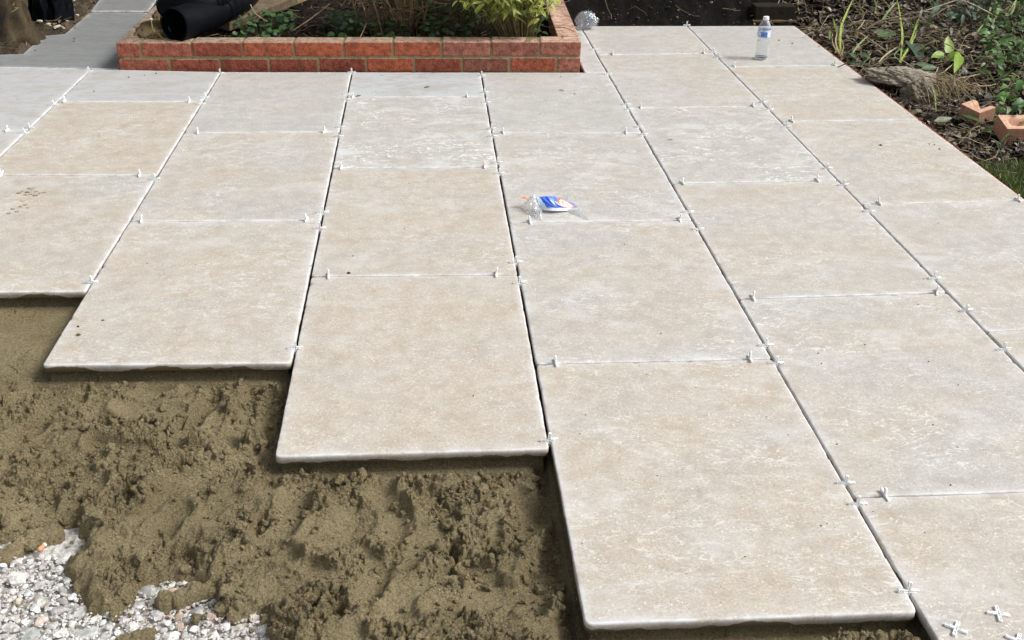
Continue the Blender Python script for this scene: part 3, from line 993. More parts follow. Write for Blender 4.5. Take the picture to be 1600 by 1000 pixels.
def planter():
    root = empty('brick_planter', (0, 0, 0))
    tag(root, 'low raised planter bed of red bricks with grey mortar joints', 'planter')
    rb = np.random.default_rng(21)
    ux = lambda u: XL + (u - 188) / (903.5 - 188) * (XR - XL)
    dirx = np.array([XR - XL, YR - YL, 0]); Ltot = np.linalg.norm(dirx); dirx /= Ltot
    diry = np.array([-dirx[1], dirx[0], 0])
    reds = np.array([(.37, .115, .070), (.40, .110, .058), (.44, .115, .055), (.33, .088, .052), (.38, .145, .100), (.40, .15, .105)])

    def brick(ac, cx, cy, cz, sx, sy, sz, ang, col):
        V, F = cbox(sx, sy, sz, .0045, 2)
        V = V * (1 + rb.normal(0, .004, 3))
        V = V + .0006 * noise3(V * 90 + cx * 50, 3)[:, None]
        c, s = math.cos(ang), math.sin(ang)
        V = V @ np.array([[c, -s, 0], [s, c, 0], [0, 0, 1]]).T + np.array([cx, cy, cz + rb.normal(0, .0008)])
        # dusty, paler top face
        cc = np.tile(col, (len(V), 1))
        top = V[:, 2] > cz + sz * .46
        dust = np.array([.40, .33, .24]) if cx < .1 else np.array([.62, .42, .31])
        cc[top] = cc[top] * .25 + dust * .75
        ac.add(V, F, cc)
    ang = math.atan2(dirx[1], dirx[0])
    fr = Acc()
    j1 = [185, 224.5, 302, 380, 458, 535, 611, 686.5, 763, 838.5, 904.5]
    j2 = [185, 265.5, 342, 418, 495, 569, 643.5, 718, 792, 866.5, 904.5]
    bright = {1: 0, 2: 3, 3: 1, 4: 2, 5: 2, 6: 2, 7: 4, 8: 5, 9: 4, 0: 0}
    for row, js in enumerate((j1, j2, j1)):
        for i in range(len(js) - 1):
            xa, xb = ux(js[i]) + .005, ux(js[i + 1]) - .005
            if i == 0: xa = XL
            if i == len(js) - 2: xb = XR
            xc = (xa + xb) / 2
            f = (xc - XL) / (XR - XL)
            zc = zt(xc) - .0325 - row * .075
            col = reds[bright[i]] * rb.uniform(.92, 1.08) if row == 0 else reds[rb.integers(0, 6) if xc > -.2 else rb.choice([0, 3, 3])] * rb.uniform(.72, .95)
            if row == 0 and i == 6: col = np.array([.42, .115, .060])
            yc = YL + (YR - YL) * f + .051
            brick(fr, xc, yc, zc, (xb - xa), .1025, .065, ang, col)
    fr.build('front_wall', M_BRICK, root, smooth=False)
    rt = Acc()
    for row in range(3):
        y = YR + .1025 + .010 - (0.11 if row % 2 else 0)
        while y < 7.2:
            brick(rt, XR - .051 + (y - YR) * .028, y + .1025, zt(XR) - .0325 - row * .075 + (y - YR) * .004, .1025, .205, .065, -.028, np.array([.50, .24, .15]) * rb.uniform(.85, 1.1))
            y += .2155
    rt.build('right_wall', M_BRICK, root, smooth=False)
    lt = Acc()
    for row in range(3):
        y = YL + .1025 + .010 - (0.11 if row % 2 else 0)
        while y < 7.2:
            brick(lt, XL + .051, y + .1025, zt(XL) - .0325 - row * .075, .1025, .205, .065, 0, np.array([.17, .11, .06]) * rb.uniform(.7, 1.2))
            y += .2155
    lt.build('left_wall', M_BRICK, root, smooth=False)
    mo = Acc()
    mc = (.225, .185, .105)
    def wallcore(x0, y0, x1, y1, z0, z1, th):
        # joint fill slightly recessed behind the brick faces
        d = np.array([x1 - x0, y1 - y0]); L = np.linalg.norm(d); d /= L; nrm = np.array([-d[1], d[0]])
        n = int(L / .02)
        V = []
        for i in range(n + 1):
            p = np.array([x0, y0]) + d * L * i / n
            zz = z0 + (z1 - z0) * i / n
            q = p + nrm * (.0035 + .0008 * rb.normal()); r = p + nrm * (th - .0035)
            V += [(q[0], q[1], -.10), (q[0], q[1], zz - .0025 + rb.normal() * .0012), (r[0], r[1], zz - .0025 + rb.normal() * .0012), (r[0], r[1], -.10)]
        F = grid_faces(n + 1, 4)
        mo.add(V, [F, np.array([[0, 1, 2, 3], [n * 4 + 3, n * 4 + 2, n * 4 + 1, n * 4]])], mc)
    wallcore(XL + .003, YL, XR - .003, YR, zt(XL), zt(XR), .1025)
        # side cores as plain boxes, recessed
    for (xa, ya, xb, yb, zz) in ((XR - .099, YR + .06, XR - .0035, 7.2, zt(XR)), (XL + .0035, YL + .06, XL + .099, 7.2, zt(XL))):
        sh = .028 if xa > 0 else 0
        dy = 7.2 - ya
        V = [(xa, ya, -.1), (xb, ya, -.1), (xb, ya, zz - .003), (xa, ya, zz - .003), (xa + sh * dy, yb, -.1), (xb + sh * dy, yb, -.1), (xb + sh * dy, yb, zz + .006 * (sh > 0) - .003), (xa + sh * dy, yb, zz + .006 * (sh > 0) - .003)]
        mo.add(V, np.array([[0, 1, 2, 3], [1, 5, 6, 2], [4, 0, 3, 7], [3, 2, 6, 7], [5, 4, 7, 6]]), mc)
    # lump of mortar spread over the left return
    V0, F0 = ico(4)
    for (u, v, sx, sy, sz, cc) in ((237, 42, .10, .20, .012, (.13, .095, .05)), (258, 22, .09, .15, .02, (.14, .10, .055)), (243, 58, .055, .045, .02, (.16, .12, .06))):
        p = G(u, v, .125)
        V = V0 * (1 + .28 * noise3(V0 * 2 + u, 3) + .1 * noise3(V0 * 7, 5))[:, None] * np.array([sx * .6, sy, sz]) + p
        mo.add(V, F0, cc)
    mo.build('mortar', M_MORTAR, root, smooth=True)


planter()


# ------------------------------------------------------------------ soil surfaces
def hf(name, x0, x1, y0, y1, st, fz, mat, colf, kind='structure', mask=None):
    X, Y = np.meshgrid(np.arange(x0, x1, st), np.arange(y0, y1, st), indexing='ij')
    Z = fz(X, Y)
    C = colf(X, Y, Z)
    F = grid_faces(*X.shape)
    if mask is not None:
        k = mask(X, Y).ravel()
        F = F[k[F].all(1)]
    o = Acc().add(np.stack([X, Y, Z], -1).reshape(-1, 3), F, C.reshape(-1, 3)).build(name, mat)
    tag(o, kind=kind)
    return o


def z_planter(X, Y):
    return .055 + .02 * fbm(X * 5, Y * 5, 3, 3) + .03 * sst(5.3, 6.6, Y) + .012 * bumps(X, Y, .05, 5) + .006 * bumps(X, Y, .02, 7)


hf('planter_soil', XL + .09, XR + .02, YR + .09, 7.3, .012, z_planter, M_SOIL,
   lambda X, Y, Z: np.ones(X.shape + (3,)) * np.array([.016, .012, .009]) * (1 + .4 * fbm(X * 9, Y * 9, 3, 9))[..., None])
FX = lambda Y: LN[7][0] + LN[7][1] * Y
YB = lambda X: backR[0] + backR[1] * X


def z_bed(X, Y):
    dx = X - FX(Y)                              # distance right of the paving
    dy = Y - YB(X)
    z = -.045 + .10 * sst(.05, 1.3, dx) + .018 * fbm(X * 3, Y * 3, 3, 15)
    z = z + .05 * sst(4.4, 5.4, Y) * sst(.05, .6, dx)
    bank = -.03 + .36 * sst(.0, .62, dy + .03 * fbm(X * 4, Y * 4, 2, 6)) + .12 * sst(.6, 3, dy)
    t = sst(-.02, .10, dy)
    z = z * (1 - t) + np.maximum(bank, z) * t
    z = z + .35 * sst(.35, 1.2, dx - 1.15 + (5.9 - Y) * .28) * sst(4.6, 5.6, Y)
    z = z + .014 * bumps(X, Y, .06, 2) + .009 * bumps(X, Y, .025, 3) + .004 * fbm(X * 40, Y * 40, 2, 2)
    return z


def bed_mask(X, Y):
    return ((X > FX(Y) + .004) | (Y > YB(X) + .006)) & ~((X < XR + .06) & (Y < 7.2))


hf('soil_bed', .74, 5.2, 1.6, 8.2, .014, z_bed, M_SOIL,
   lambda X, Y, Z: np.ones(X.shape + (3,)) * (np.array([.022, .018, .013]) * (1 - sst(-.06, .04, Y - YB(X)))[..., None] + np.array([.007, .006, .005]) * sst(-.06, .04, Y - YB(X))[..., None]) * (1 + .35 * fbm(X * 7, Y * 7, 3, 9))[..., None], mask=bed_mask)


def z_left(X, Y): return .004 + .014 * fbm(X * 7, Y * 7, 3, 25) + .012 * bumps(X, Y, .04, 9) + .05 * sst(-2.0, -2.9, -X * -1)


NOTCH = [G(u, v)[:2] for u, v in PX] if False else [G(u, v)[:2] for u, v in [(-400, 88), (36, 84.5), (66, 56.5), (101, 53.5), (174, -28), (174, -90), (-700, -90)]]
hf('border_soil', -4.2, -1.6, 5.2, 8.4, .014, lambda X, Y: .002 + .018 * fbm(X * 7, Y * 7, 3, 25) + .016 * bumps(X, Y, .045, 9) - .03 * (1 - sst(.0, .03, -poly_sdf(X, Y, NOTCH))), M_SOIL,
   lambda X, Y, Z: np.ones(X.shape + (3,)) * np.array([.075, .058, .040]) * (1 + .5 * fbm(X * 8, Y * 8, 3, 9))[..., None],
   mask=lambda X, Y: poly_sdf(X, Y, NOTCH) < .0)


# ------------------------------------------------------------------ litter
def curled_leaf(k):
    r = np.random.default_rng(100 + k)
    V, F = blade(1, r.uniform(.22, .62), lance, 6, r.uniform(-.3, .5), r.uniform(-.5, .7), 0)
    V = V + np.stack([0 * V[:, 0], 0 * V[:, 0], .12 * noise3(V * 3 + k, k)], 1)
    V[:, 0] -= .5
    return V, F


def litter(name, region, zf, n_leaf, n_twig, label, pal, twpal, lsz=(.014, .045), lift=.006, rr=None):
    r = rr or rng
    ac = Acc()
    x, y = region(n_leaf)
    n = len(x)
    k = r.integers(0, 8, n)
    pal = np.array(pal)
    for i in range(8):
        V, F = curled_leaf(i)
        s = k == i; m = s.sum()
        if not m: continue
        sz = r.uniform(*lsz, m)
        pos = np.c_[x[s], y[s], zf(x[s], y[s]) + lift + r.uniform(0, .014, m)]
        c = pal[r.integers(0, len(pal), m)] * r.uniform(.40, 1.15, (m, 1))
        scatter(ac, V, F, pos, rot_rand(m, .5, r), sz, c)
    x, y = region(n_twig)
    for a, b in zip(x, y):
        L = r.uniform(.03, .16); th = r.uniform(0, 2 * np.pi)
        d = np.array([math.cos(th), math.sin(th), 0]); nrm = np.array([-d[1], d[0], 0])
        t = np.linspace(-.5, .5, 5)
        P = np.array([a, b, 0]) + t[:, None] * d * L + (t ** 2)[:, None] * nrm * L * r.uniform(-.8, .8)
        P[:, 2] = zf(P[:, 0], P[:, 1]) + lift + .006 + r.uniform(0, .02) + t * r.uniform(-.03, .03)
        V, F = tube(P, r.uniform(.0007, .0024), 4, False)
        ac.add(V, F, np.array(twpal[r.integers(0, len(twpal))]) * r.uniform(.6, 1.2))
    o = ac.build(name, M_LITTER)
    tag(o, label, 'leaf litter', kind='stuff')
    return o


def reg_bed(n):
    x = rng.uniform(1.0, 4.4, n * 3); y = rng.uniform(2.6, 6.4, n * 3)
    ok = bed_mask(x, y) & ((x > FX(y) + .02) | (y > YB(x) + .03)) & (x - FX(y) < 2.2) & ~((y < 3.75 + .1 * np.sin(x * 20)) & (x < 3.4)) & ~((y > YB(x)) & (x < 2.1) & (rng.random(n * 3) < .975))
    # densest close to the paving
    ok &= rng.random(n * 3) < np.exp(-np.clip(x - FX(y) - .5, 0, 9) * .5)
    return x[ok][:n], y[ok][:n]


BROWN = [(.15, .12, .09), (.26, .22, .17), (.08, .062, .045), (.40, .35, .28), (.13, .105, .085), (.045, .035, .027), (.25, .24, .22), (.07, .055, .042), (.05, .04, .032)]
TWIG = [(.42, .33, .20), (.30, .22, .13), (.50, .42, .28), (.20, .14, .09), (.13, .09, .06), (.24, .17, .11)]
litter('leaf_litter', reg_bed, z_bed, 15000, 2600, 'dry brown leaves and straw covering the bed right of the paving', BROWN, TWIG, (.014, .055))


def reg_pl(n):
    x = rng.uniform(XL + .13, XR - .13, n); y = rng.uniform(5.1, 6.9, n)
    return x, y


litter('planter_litter', reg_pl, z_planter, 2600, 420, 'dark dead leaves covering the planter soil',
       [(.028, .02, .014), (.05, .035, .024), (.10, .07, .045), (.018, .014, .011)], [(.16, .12, .07), (.24, .18, .11), (.07, .05, .035)], (.012, .034), .002)


def reg_left(n):
    x = rng.uniform(-3.6, -1.9, n * 2); y = rng.uniform(5.4, 7.6, n * 2)
    ok = poly_sdf(x, y, NOTCH) < -.03
    return x[ok][:n], y[ok][:n]


litter('border_litter', reg_left, lambda x, y: .012 + .01 * fbm(x * 7, y * 7, 3, 25), 1500, 260, 'brown debris on the soil beside the trunk',
       [(.12, .09, .06), (.2, .16, .1), (.07, .05, .035), (.45, .42, .36)], [(.25, .19, .11), (.14, .1, .06)], (.008, .026), .0)


# ------------------------------------------------------------------ lawn
def lawn():
    n = 26000
    x = rng.uniform(2.0, 2.9, n); y = rng.uniform(2.9, 3.85, n)
    dx = x - FX(y)
    ok = (dx > .014) & (dx < 1.1) & (y < 3.74 + .1 * fbm(x * 7, y * 7, 2, 4))
    x, y = x[ok], y[ok]; n = len(x)
    ac = Acc()
    V, F = blade(1, .09, grassy, 4, .5, .1)
    R = rot_rand(n, .5)
    up = np.array([[0, 0, -1], [0, 1, 0], [1, 0, 0.]])
    R = R @ up
    c = np.array([.085, .13, .035]) * rng.uniform(.6, 1.5, (n, 1)) + rng.random((n, 1)) ** 3 * np.array([.12, .09, .02])
    scatter(ac, V, F, np.c_[x, y, z_bed(x, y) + .004], R, rng.uniform(.016, .045, n), c)
    tag(ac.build('lawn_grass', M_LEAF), 'short green grass at the right edge beside the paving', 'grass', kind='stuff')


lawn()

# ------------------------------------------------------------------ string along the paving edge
P = [(FX(y) + .006 + .0015 * math.sin(y * 5), y, -.004 + .002 * math.sin(y * 3)) for y in np.linspace(2.2, 5.93, 60)]
V, F = tube(P, .0015, 5)
o = Acc().add(V, F, (.62, .16, .06)).build('builders_string', m_vcol('orange_string', .8, .2, 400, .3))
tag(o, 'thin orange red string line along the right edge of the paving', 'string')


# ------------------------------------------------------------------ bricks at the right
def letter_strokes(ch):
    return {'L': [[(0, 1), (0, 0), (.6, 0)]], 'O': [[(.1, 0), (0, .3), (0, .7), (.1, 1), (.5, 1), (.6, .7), (.6, .3), (.5, 0), (.1, 0)]],
            'R': [[(0, 0), (0, 1), (.5, 1), (.6, .75), (.5, .5), (0, .5)], [(.3, .5), (.65, 0)]]}[ch]


def terra_brick(name, loc, rz, label, L, Wd, Hh, frog=True, text='', tilt=(0, 0), rag=0.0):
    root = empty(name, loc, rz)
    root.rotation_euler = (tilt[0], tilt[1], rz)
    tag(root, label, 'brick', 'broken terracotta bricks beside the paving')
    nx, ny = 40, 26
    fx, fy = .024, .022
    X, Y = np.meshgrid(np.linspace(0, L, nx), np.linspace(0, Wd, ny), indexing='ij')
    e = np.minimum(np.minimum(X - fx, L - X + (.05 if frog else -fx)), np.minimum(Y - fy, Wd - fy - Y))
    Z = Hh - .030 * sst(0, .016, e) if frog else Hh + 0 * X
    Z = Z + .0008 * fbm(X * 60, Y * 60, 3, 5)
    if rag:
        cut = L * (1 - rag * (.35 + .65 * Y / Wd)) + .006 * perlin(Y * 60, Y * 0, 3)
        X = np.minimum(X, cut)
    V = np.stack([X, Y, Z], -1).reshape(-1, 3)
    ac = Acc().add(V, grid_faces(nx, ny), (.62, .39, .27))
    # sides
    ring = [i * ny for i in range(nx)] + [(nx - 1) * ny + j for j in range(1, ny)] + [i * ny + ny - 1 for i in range(nx - 2, -1, -1)] + [j for j in range(ny - 2, 0, -1)]
    top = V[ring]; m = len(ring)
    lo = top.copy(); lo[:, 2] = 0
    mid = (top + lo) / 2; cc = V.mean(0); mid[:, :2] += (mid[:, :2] - cc[:2]) * .012 + .0012 * noise3(mid * 60, 2)[:, None]
    S = np.vstack([lo, mid, top])
    F = [[k * m + i, k * m + (i + 1) % m, (k + 1) * m + (i + 1) % m, (k + 1) * m + i] for k in range(2) for i in range(m)]
    ac.add(S, np.array(F), (.46, .24, .16))
    ac.build('brick_body', M_TERRA, root)
    if text:
        at = Acc(); x = .050
        for ch in text:
            for st in letter_strokes(ch):
                p = np.array([(x + a * .017, Wd * .5 - .012 + b * .026, Hh - .0275) for a, b in st])
                V, F = tube(p, .0016, 5)
                at.add(V, F, (.36, .18, .12))
            x += .021
        at.build('stamped_letters', M_TERRA, root)
    return root


b1 = G(1565, 226, -.03)
terra_brick('brick', (b1[0], b1[1], -.025), -.03, 'broken terracotta brick with stamped letters in its hollow top', .20, .105, .068, True, 'LOR', (.24, 0))
b2 = G(1548, 213, -.03)
terra_brick('brick', (b2[0] - .015, b2[1] + .10, -.02), .40, 'chipped terracotta brick piece tilted behind the lettered brick', .105, .10, .062, True, '', (.12, -.14), .35)


# ------------------------------------------------------------------ bottle
def bottle():
    p = G(1189, 92)
    root = empty('water_bottle', (p[0], p[1], .0005))
    tag(root, 'clear plastic water bottle with blue label and white cap', 'bottle')
    r = .0315
    pr = [(0, .004), (.010, .003), (.018, .0005), (.026, .001), (r, .008)]
    z = .014
    while z < .088:
        pr += [(r, z), (r - .0014, z + .0055), (r, z + .011)]; z += .0125
    pr += [(r - .004, .096), (r - .005, .101), (r, .107), (r, .148), (r - .001, .156), (r - .006, .170), (.020, .182), (.0135, .190), (.0125, .193), (.0125, .200)]
    V, F = lathe(pr, 36)
    Acc().add(V, F).build('bottle_body', M_PET, root)
    V, F = lathe([(r + .0006, .110), (r + .0008, .112), (r + .0008, .144), (r + .0006, .146)], 48)
    k = NT('bottle_label')
    tc = k.n('TexCoord'); sp = k.n('SeparateXYZ'); k.set(sp, 0, tc.outputs['Object'])
    an = k.math('ARCTAN2', sp.outputs[1], sp.outputs[0])
    zz = sp.outputs[2]
    cb = k.n('CombineXYZ'); k.set(cb, 0, k.math('MULTIPLY', an, .0315)); k.set(cb, 1, zz)
    c = k.mix(k.math('GREATER_THAN', k.noise(cb.outputs[0], 130, 2), .52), (.74, .80, .88), (.25, .45, .80))
    inb = k.math('LESS_THAN', k.math('ABSOLUTE', k.math('SUBTRACT', zz, .126)), .012)
    ina = k.math('LESS_THAN', k.math('ABSOLUTE', k.math('ADD', an, 1.85)), .48)
    bb = k.math('MULTIPLY', inb, ina)
    c = k.mix(bb, c, (.06, .14, .52))
    st = k.math('MULTIPLY', bb, k.math('GREATER_THAN', k.noise(cb.outputs[0], 210, 1), .56))
    c = k.mix(st, c, (.25, .42, .85))
    inw = k.math('LESS_THAN', k.math('ABSOLUTE', k.math('ADD', an, 1.1)), .16)
    c = k.mix(k.math('MULTIPLY', inb, inw), c, (.85, .88, .9))
    Acc().add(V, F).build('bottle_label', k.fin(c, .35, spec=.5), root)
    V, F = lathe([(0, .208), (.013, .208), (.0146, .2065), (.0148, .193), (.0140, .1915), (.0125, .1915)], 32)
    for i in range(32):
        if i % 2: V[[i + 32 * 2, i + 32 * 3]] *= np.array([.97, .97, 1])
    Acc().add(V, F).build('bottle_cap', m_plain('cap_white', (.85, .88, .92), .35), root)
    V, F = lathe([(0, .0045), (r - .002, .0085), (r - .0012, .0125), (0, .0125)], 28)
    k = NT('water'); Acc().add(V, F).build('water', k.fin((.9, .95, .97), .02, spec=.5, Transmission_Weight=1.0, IOR=1.33), root)


bottle()


def crushed():
    p = G(916, 45)
    root = empty('crushed_bottle', (p[0], p[1], .045))
    tag(root, 'crumpled ball of clear plastic beside the planter corner', 'plastic litter')
    V0, F0 = ico(5)
    for s, sd in ((1, 2), (.8, 9)):
        n1 = np.abs(noise3(V0 * 2.2 + sd, sd)); n2 = np.abs(noise3(V0 * 5 + sd, sd + 3))
        V = V0 * (1.15 - .75 * n1 - .42 * n2)[:, None] * np.array([.062, .05, .048]) * s
        Acc().add(V, F0).build('film' if s == 1 else 'inner_film', m_film('crumpled_film', (.90, .92, .94), .10, .08, .9) if s == 1 else M_FILM, root)
    V, F = blade(.026, .016, lance, 8, .4, .2)
    V = V + np.array([.008, -.032, .026])
    Acc().add(V, F, (.1, .25, .7)).build('blue_scrap', m_vcol('blue_print', .3, .5, 60, .1), root)


crushed()


# ------------------------------------------------------------------ wrapper
def wrapper():
    A = G(833, 322, .010); B = G(905, 326, .004)
    root = empty('plastic_wrapper', (A[0], A[1], 0))
    tag(root, 'crinkled clear plastic wrapper with blue and orange print on a slab', 'wrapper')
    P2 = lambda u, v, z: G(u, v, z) - np.array([A[0], A[1], 0])
    # printed panel: sheet from its resting lower edge up to a ridge
    lo = bez([P2(843, 323, .016), P2(862, 324.5, .020), P2(885, 324.5, .014), P2(902, 323.5, .006)], 10)
    hi = bez([P2(837, 308, .048), P2(857, 306.5, .052), P2(873, 309, .040), P2(902, 321.5, .010)], 10)
    n = len(lo); m = 12
    t = np.linspace(0, 1, m)[None, :, None]
    V = lo[:, None] * (1 - t) + hi[:, None] * t
    s = np.linspace(0, 1, n)[:, None] * np.ones((1, m))
    tt = np.ones((n, 1)) * np.linspace(0, 1, m)[None]
    V[..., 1] += -.006 * np.sin(np.pi * tt) + .0012 * np.sin(s * 40 + tt * 5)
    V[..., 2] += .0012 * perlin(s * 9, tt * 3, 3)
    ex = {'ps': s.ravel(), 'pt': tt.ravel()}
    k = NT('printed_wrapper')
    ps, pt = k.attr('ps').outputs['Fac'], k.attr('pt').outputs['Fac']
    q = k.n('CombineXYZ'); k.set(q, 0, k.math('ADD', k.math('MULTIPLY', ps, 26), k.math('MULTIPLY', pt, 9))); k.set(q, 1, k.math('MULTIPLY', pt, 1.2))
    c = k.mix(k.math('GREATER_THAN', k.noise(q.outputs[0], 1.0, 2), .53), (.015, .07, .62), (.16, .36, .88))
    lt = k.math('LESS_THAN', k.math('ADD', ps, k.math('MULTIPLY', k.math('SUBTRACT', 1.0, pt), -.10)), .10)
    c = k.mix(k.math('MULTIPLY', lt, k.math('GREATER_THAN', ps, .015)), c, (.55, .75, .93))
    # round mark: orange ring, white inside, orange swirl
    dx = k.math('SUBTRACT', ps, .735); dy = k.math('MULTIPLY', k.math('SUBTRACT', pt, .46), .36)
    rr = k.math('SQRT', k.math('ADD', k.math('MULTIPLY', dx, dx), k.math('MULTIPLY', dy, dy)))
    c = k.mix(k.math('LESS_THAN', rr, .195), c, (.90, .17, .03))
    c = k.mix(k.math('LESS_THAN', rr, .150), c, (.88, .88, .86))
    ang = k.math('ARCTAN2', dy, dx)
    sw = k.math('SINE', k.math('ADD', k.math('MULTIPLY', ang, 2), k.math('MULTIPLY', rr, 38)))
    c = k.mix(k.math('MULTIPLY', k.math('LESS_THAN', rr, .105), k.math('GREATER_THAN', sw, .25)), c, (.90, .17, .03))
    Acc().add(V.reshape(-1, 3), grid_faces(n, m)).build('printed_panel', k.fin(c, .28, spec=.5), root, extra=ex)
    # white hem below the panel
    hem = np.concatenate([lo[:, None], lo[:, None] + np.array([0, -.004, -.0075])[None, None]], 1)
    hem[:, 1, 2] -= .002 * np.sin(np.linspace(0, 3, n))
    Acc().add(hem.reshape(-1, 3), grid_faces(n, 2)).build('white_hem', m_plain('white_film', (.75, .78, .8), .35), root)

    def sheet(name, pts, nu, amp, sd, mat):
        pts = [np.array(p) for p in pts]
        U, Vv = np.meshgrid(np.linspace(0, 1, nu), np.linspace(0, 1, nu), indexing='ij')
        U = U[..., None]; Vv = Vv[..., None]
        S = pts[0] * (1 - U) * (1 - Vv) + pts[1] * U * (1 - Vv) + pts[2] * U * Vv + pts[3] * (1 - U) * Vv
        f = np.abs(fbm(U[..., 0] * 3 + sd, Vv[..., 0] * 2, 2, sd))
        S[..., 2] = np.maximum(.0015, S[..., 2] + amp * .7 * (f - .15) + amp * .8 * np.sin(np.pi * U[..., 0]) * np.sin(np.pi * Vv[..., 0]))
        Acc().add(S.reshape(-1, 3), grid_faces(nu, nu)).build(name, mat, root)
    fm = m_film('wrapper_film', (.96, .97, .98), .24, .10, .9)
    sheet('clear_end', [P2(815, 322, .004), P2(836, 340, .002), P2(845, 322, .022), P2(833, 303, .040)], 40, .030, 4, fm)
    sheet('clear_tip', [P2(872, 324, .004), P2(921, 345, .002), P2(905, 322, .006), P2(882, 297, .030)], 34, .006, 8, fm)
    sheet('clear_fold', [P2(831, 338, .004), P2(849, 345, .003), P2(846, 325, .016), P2(838, 322, .020)], 24, .014, 12, fm)
    V, F = blade(.030, .016, lance, 8, .2, .2)
    p = P2(813, 309, .036)
    Acc().add(V + p, F, (.85, .22, .08)).build('orange_print', m_vcol('orange_ink', .3, .5, 60, .15), root)
    V, F = blade(.013, .007, lance, 6, .2, .2)
    Acc().add(V + P2(834, 334, .008), F, (.02, .05, .45)).build('blue_print', m_vcol('blue_ink', .3, .5, 60, .1), root)


wrapper()


# ------------------------------------------------------------------ small leaves and crumbs on the slabs
for (u, v, L, rz, col, lb) in ((877, 120, .022, 1.2, (.42, .33, .16), 'tiny curled tan leaf on the slab below the planter corner'),
                               (878, 142, .028, .1, (.40, .32, .10), 'small yellow brown leaf lying flat near the planter'),
                               (666, 137, .036, 3.1, (.33, .25, .12), 'dry brown leaf on the narrow whitish cut slab'),
                               (559, 151, .030, 2.9, (.10, .12, .03), 'dark green leaf beside a spacer under the planter'),
                               (1048, 219, .022, .3, (.45, .28, .10), 'small orange leaf fleck on the pale bluish slab'),
                               (487, 416, .012, 1.9, (.25, .18, .10), 'tiny brown crumb leaf in the black joint')):
    p = G(u, v)
    V, F = blade(L, L * .38, lance, 8, .25, .5)
    o = Acc().add(V + np.array([-L / 2, 0, .004]), F, col).build('fallen_leaf', M_LITTER)
    o.location = (p[0], p[1], .001); o.rotation_euler = (0, 0, rz)
    tag(o, lb, 'leaf', 'fallen leaves on the paving')


def bank_chips():
    V0, F0 = ico(2)
    V0 = V0 * (1 + .3 * noise3(V0 * 2.5, 3))[:, None]
    n = 900
    x = rng.uniform(.9, 2.6, n); y = YB(x) + rng.uniform(.01, .9, n)
    ac = Acc()
    r = rng.uniform(.001, .0036, n) * (1 + 1.5 * (rng.random(n) < .05))
    c = np.array([.20, .165, .13]) * rng.uniform(.15, 1.9, (n, 1))
    scatter(ac, V0, F0, np.c_[x, y, z_bed(x, y) + .001], rot_rand(n, .5), r[:, None] * np.array([1.3, 1, .7]), c)
    tag(ac.build('bank_grit', M_STONE, smooth=False), 'small pale grit in the dark soil bank', 'grit', kind='stuff')


bank_chips()


def prints():
    V0, F0 = ico(2)
    px = [(30, 301), (36, 298), (43, 300), (50, 296), (57, 299), (40, 304), (48, 303), (55, 305), (62, 302), (69, 300), (46, 294), (53, 293), (33, 322), (39, 320), (44, 324), (20, 326), (27, 330), (14, 333), (36, 313)]
    pos = np.array([G(u, v, .0004) for u, v in px]); n = len(pos)
    ac = Acc()
    R = np.stack([np.array([[math.cos(t), -math.sin(t), 0], [math.sin(t), math.cos(t), 0], [0, 0, 1]]) for t in rng.normal(.1, .25, n)])
    scatter(ac, V0, F0, pos, R, np.c_[rng.uniform(.004, .009, n), rng.uniform(.004, .008, n), np.full(n, .0006)], np.tile([.40, .335, .24], (n, 1)) * rng.uniform(.8, 1.2, (n, 1)))
    tag(ac.build('mud_prints', M_SOIL), 'faint brown paw prints of dried mud on the left slab', 'mud', kind='stuff')


prints()


def crumbs():
    V0, F0 = ico(2)
    V0 = V0 * (1 + .3 * noise3(V0 * 2.5, 3))[:, None]
    px = [(201, 121, 1), (244, 115, 1), (226, 118, .6), (110, 142, 1), (147, 143, .7), (116, 61, 1), (115, 65, 1), (132, 25, 1), (139, 16, 1.2), (117, 44, 1), (55, 79, 1), (898, 147, .9), (545, 427, 1.1), (123, 524, 1.2), (122, 511, .8), (161, 501, .8), (1376, 227, 1.2), (1386, 187, .9), (1217, 63, 1), (1238, 68, 1), (1280, 73, .8), (1452, 225, .6), (1468, 233, .8), (1460, 226, .6), (954, 84, .7), (939, 112, .9)]
    for _ in range(90):
        px.append((rng.uniform(60, 1500), rng.uniform(120, 900), rng.uniform(.2, .45)))
    pos, r = [], []
    for u, v, s in px:
        g = G(u, v)
        if any(poly_sdf(np.array([g[0]]), np.array([g[1]]), p)[0] < -.01 for p in SLABPOLY) or v < 80:
            pos.append([g[0], g[1], .0012]); r.append(s * .0042)
    n = len(pos); r = np.array(r)
    ac = Acc()
    scatter(ac, V0, F0, np.array(pos), rot_rand(n, .3), r[:, None] * np.array([1.2, 1, .6]), np.tile([.09, .065, .04], (n, 1)) * rng.uniform(.6, 1.3, (n, 1)))
    tag(ac.build('soil_crumbs', M_SOIL), 'scattered dark soil crumbs on the slabs', 'dirt', kind='stuff')


crumbs()


# ------------------------------------------------------------------ plants
def orient(d, up=(0, 0, 1)):
    """rotation whose x axis is d and whose z axis is near up"""
    d = np.asarray(d, float); d = d / np.linalg.norm(d)
    y = np.cross(up, d); y /= np.linalg.norm(y) + 1e-9
    return np.stack([d, y, np.cross(d, y)], 1)


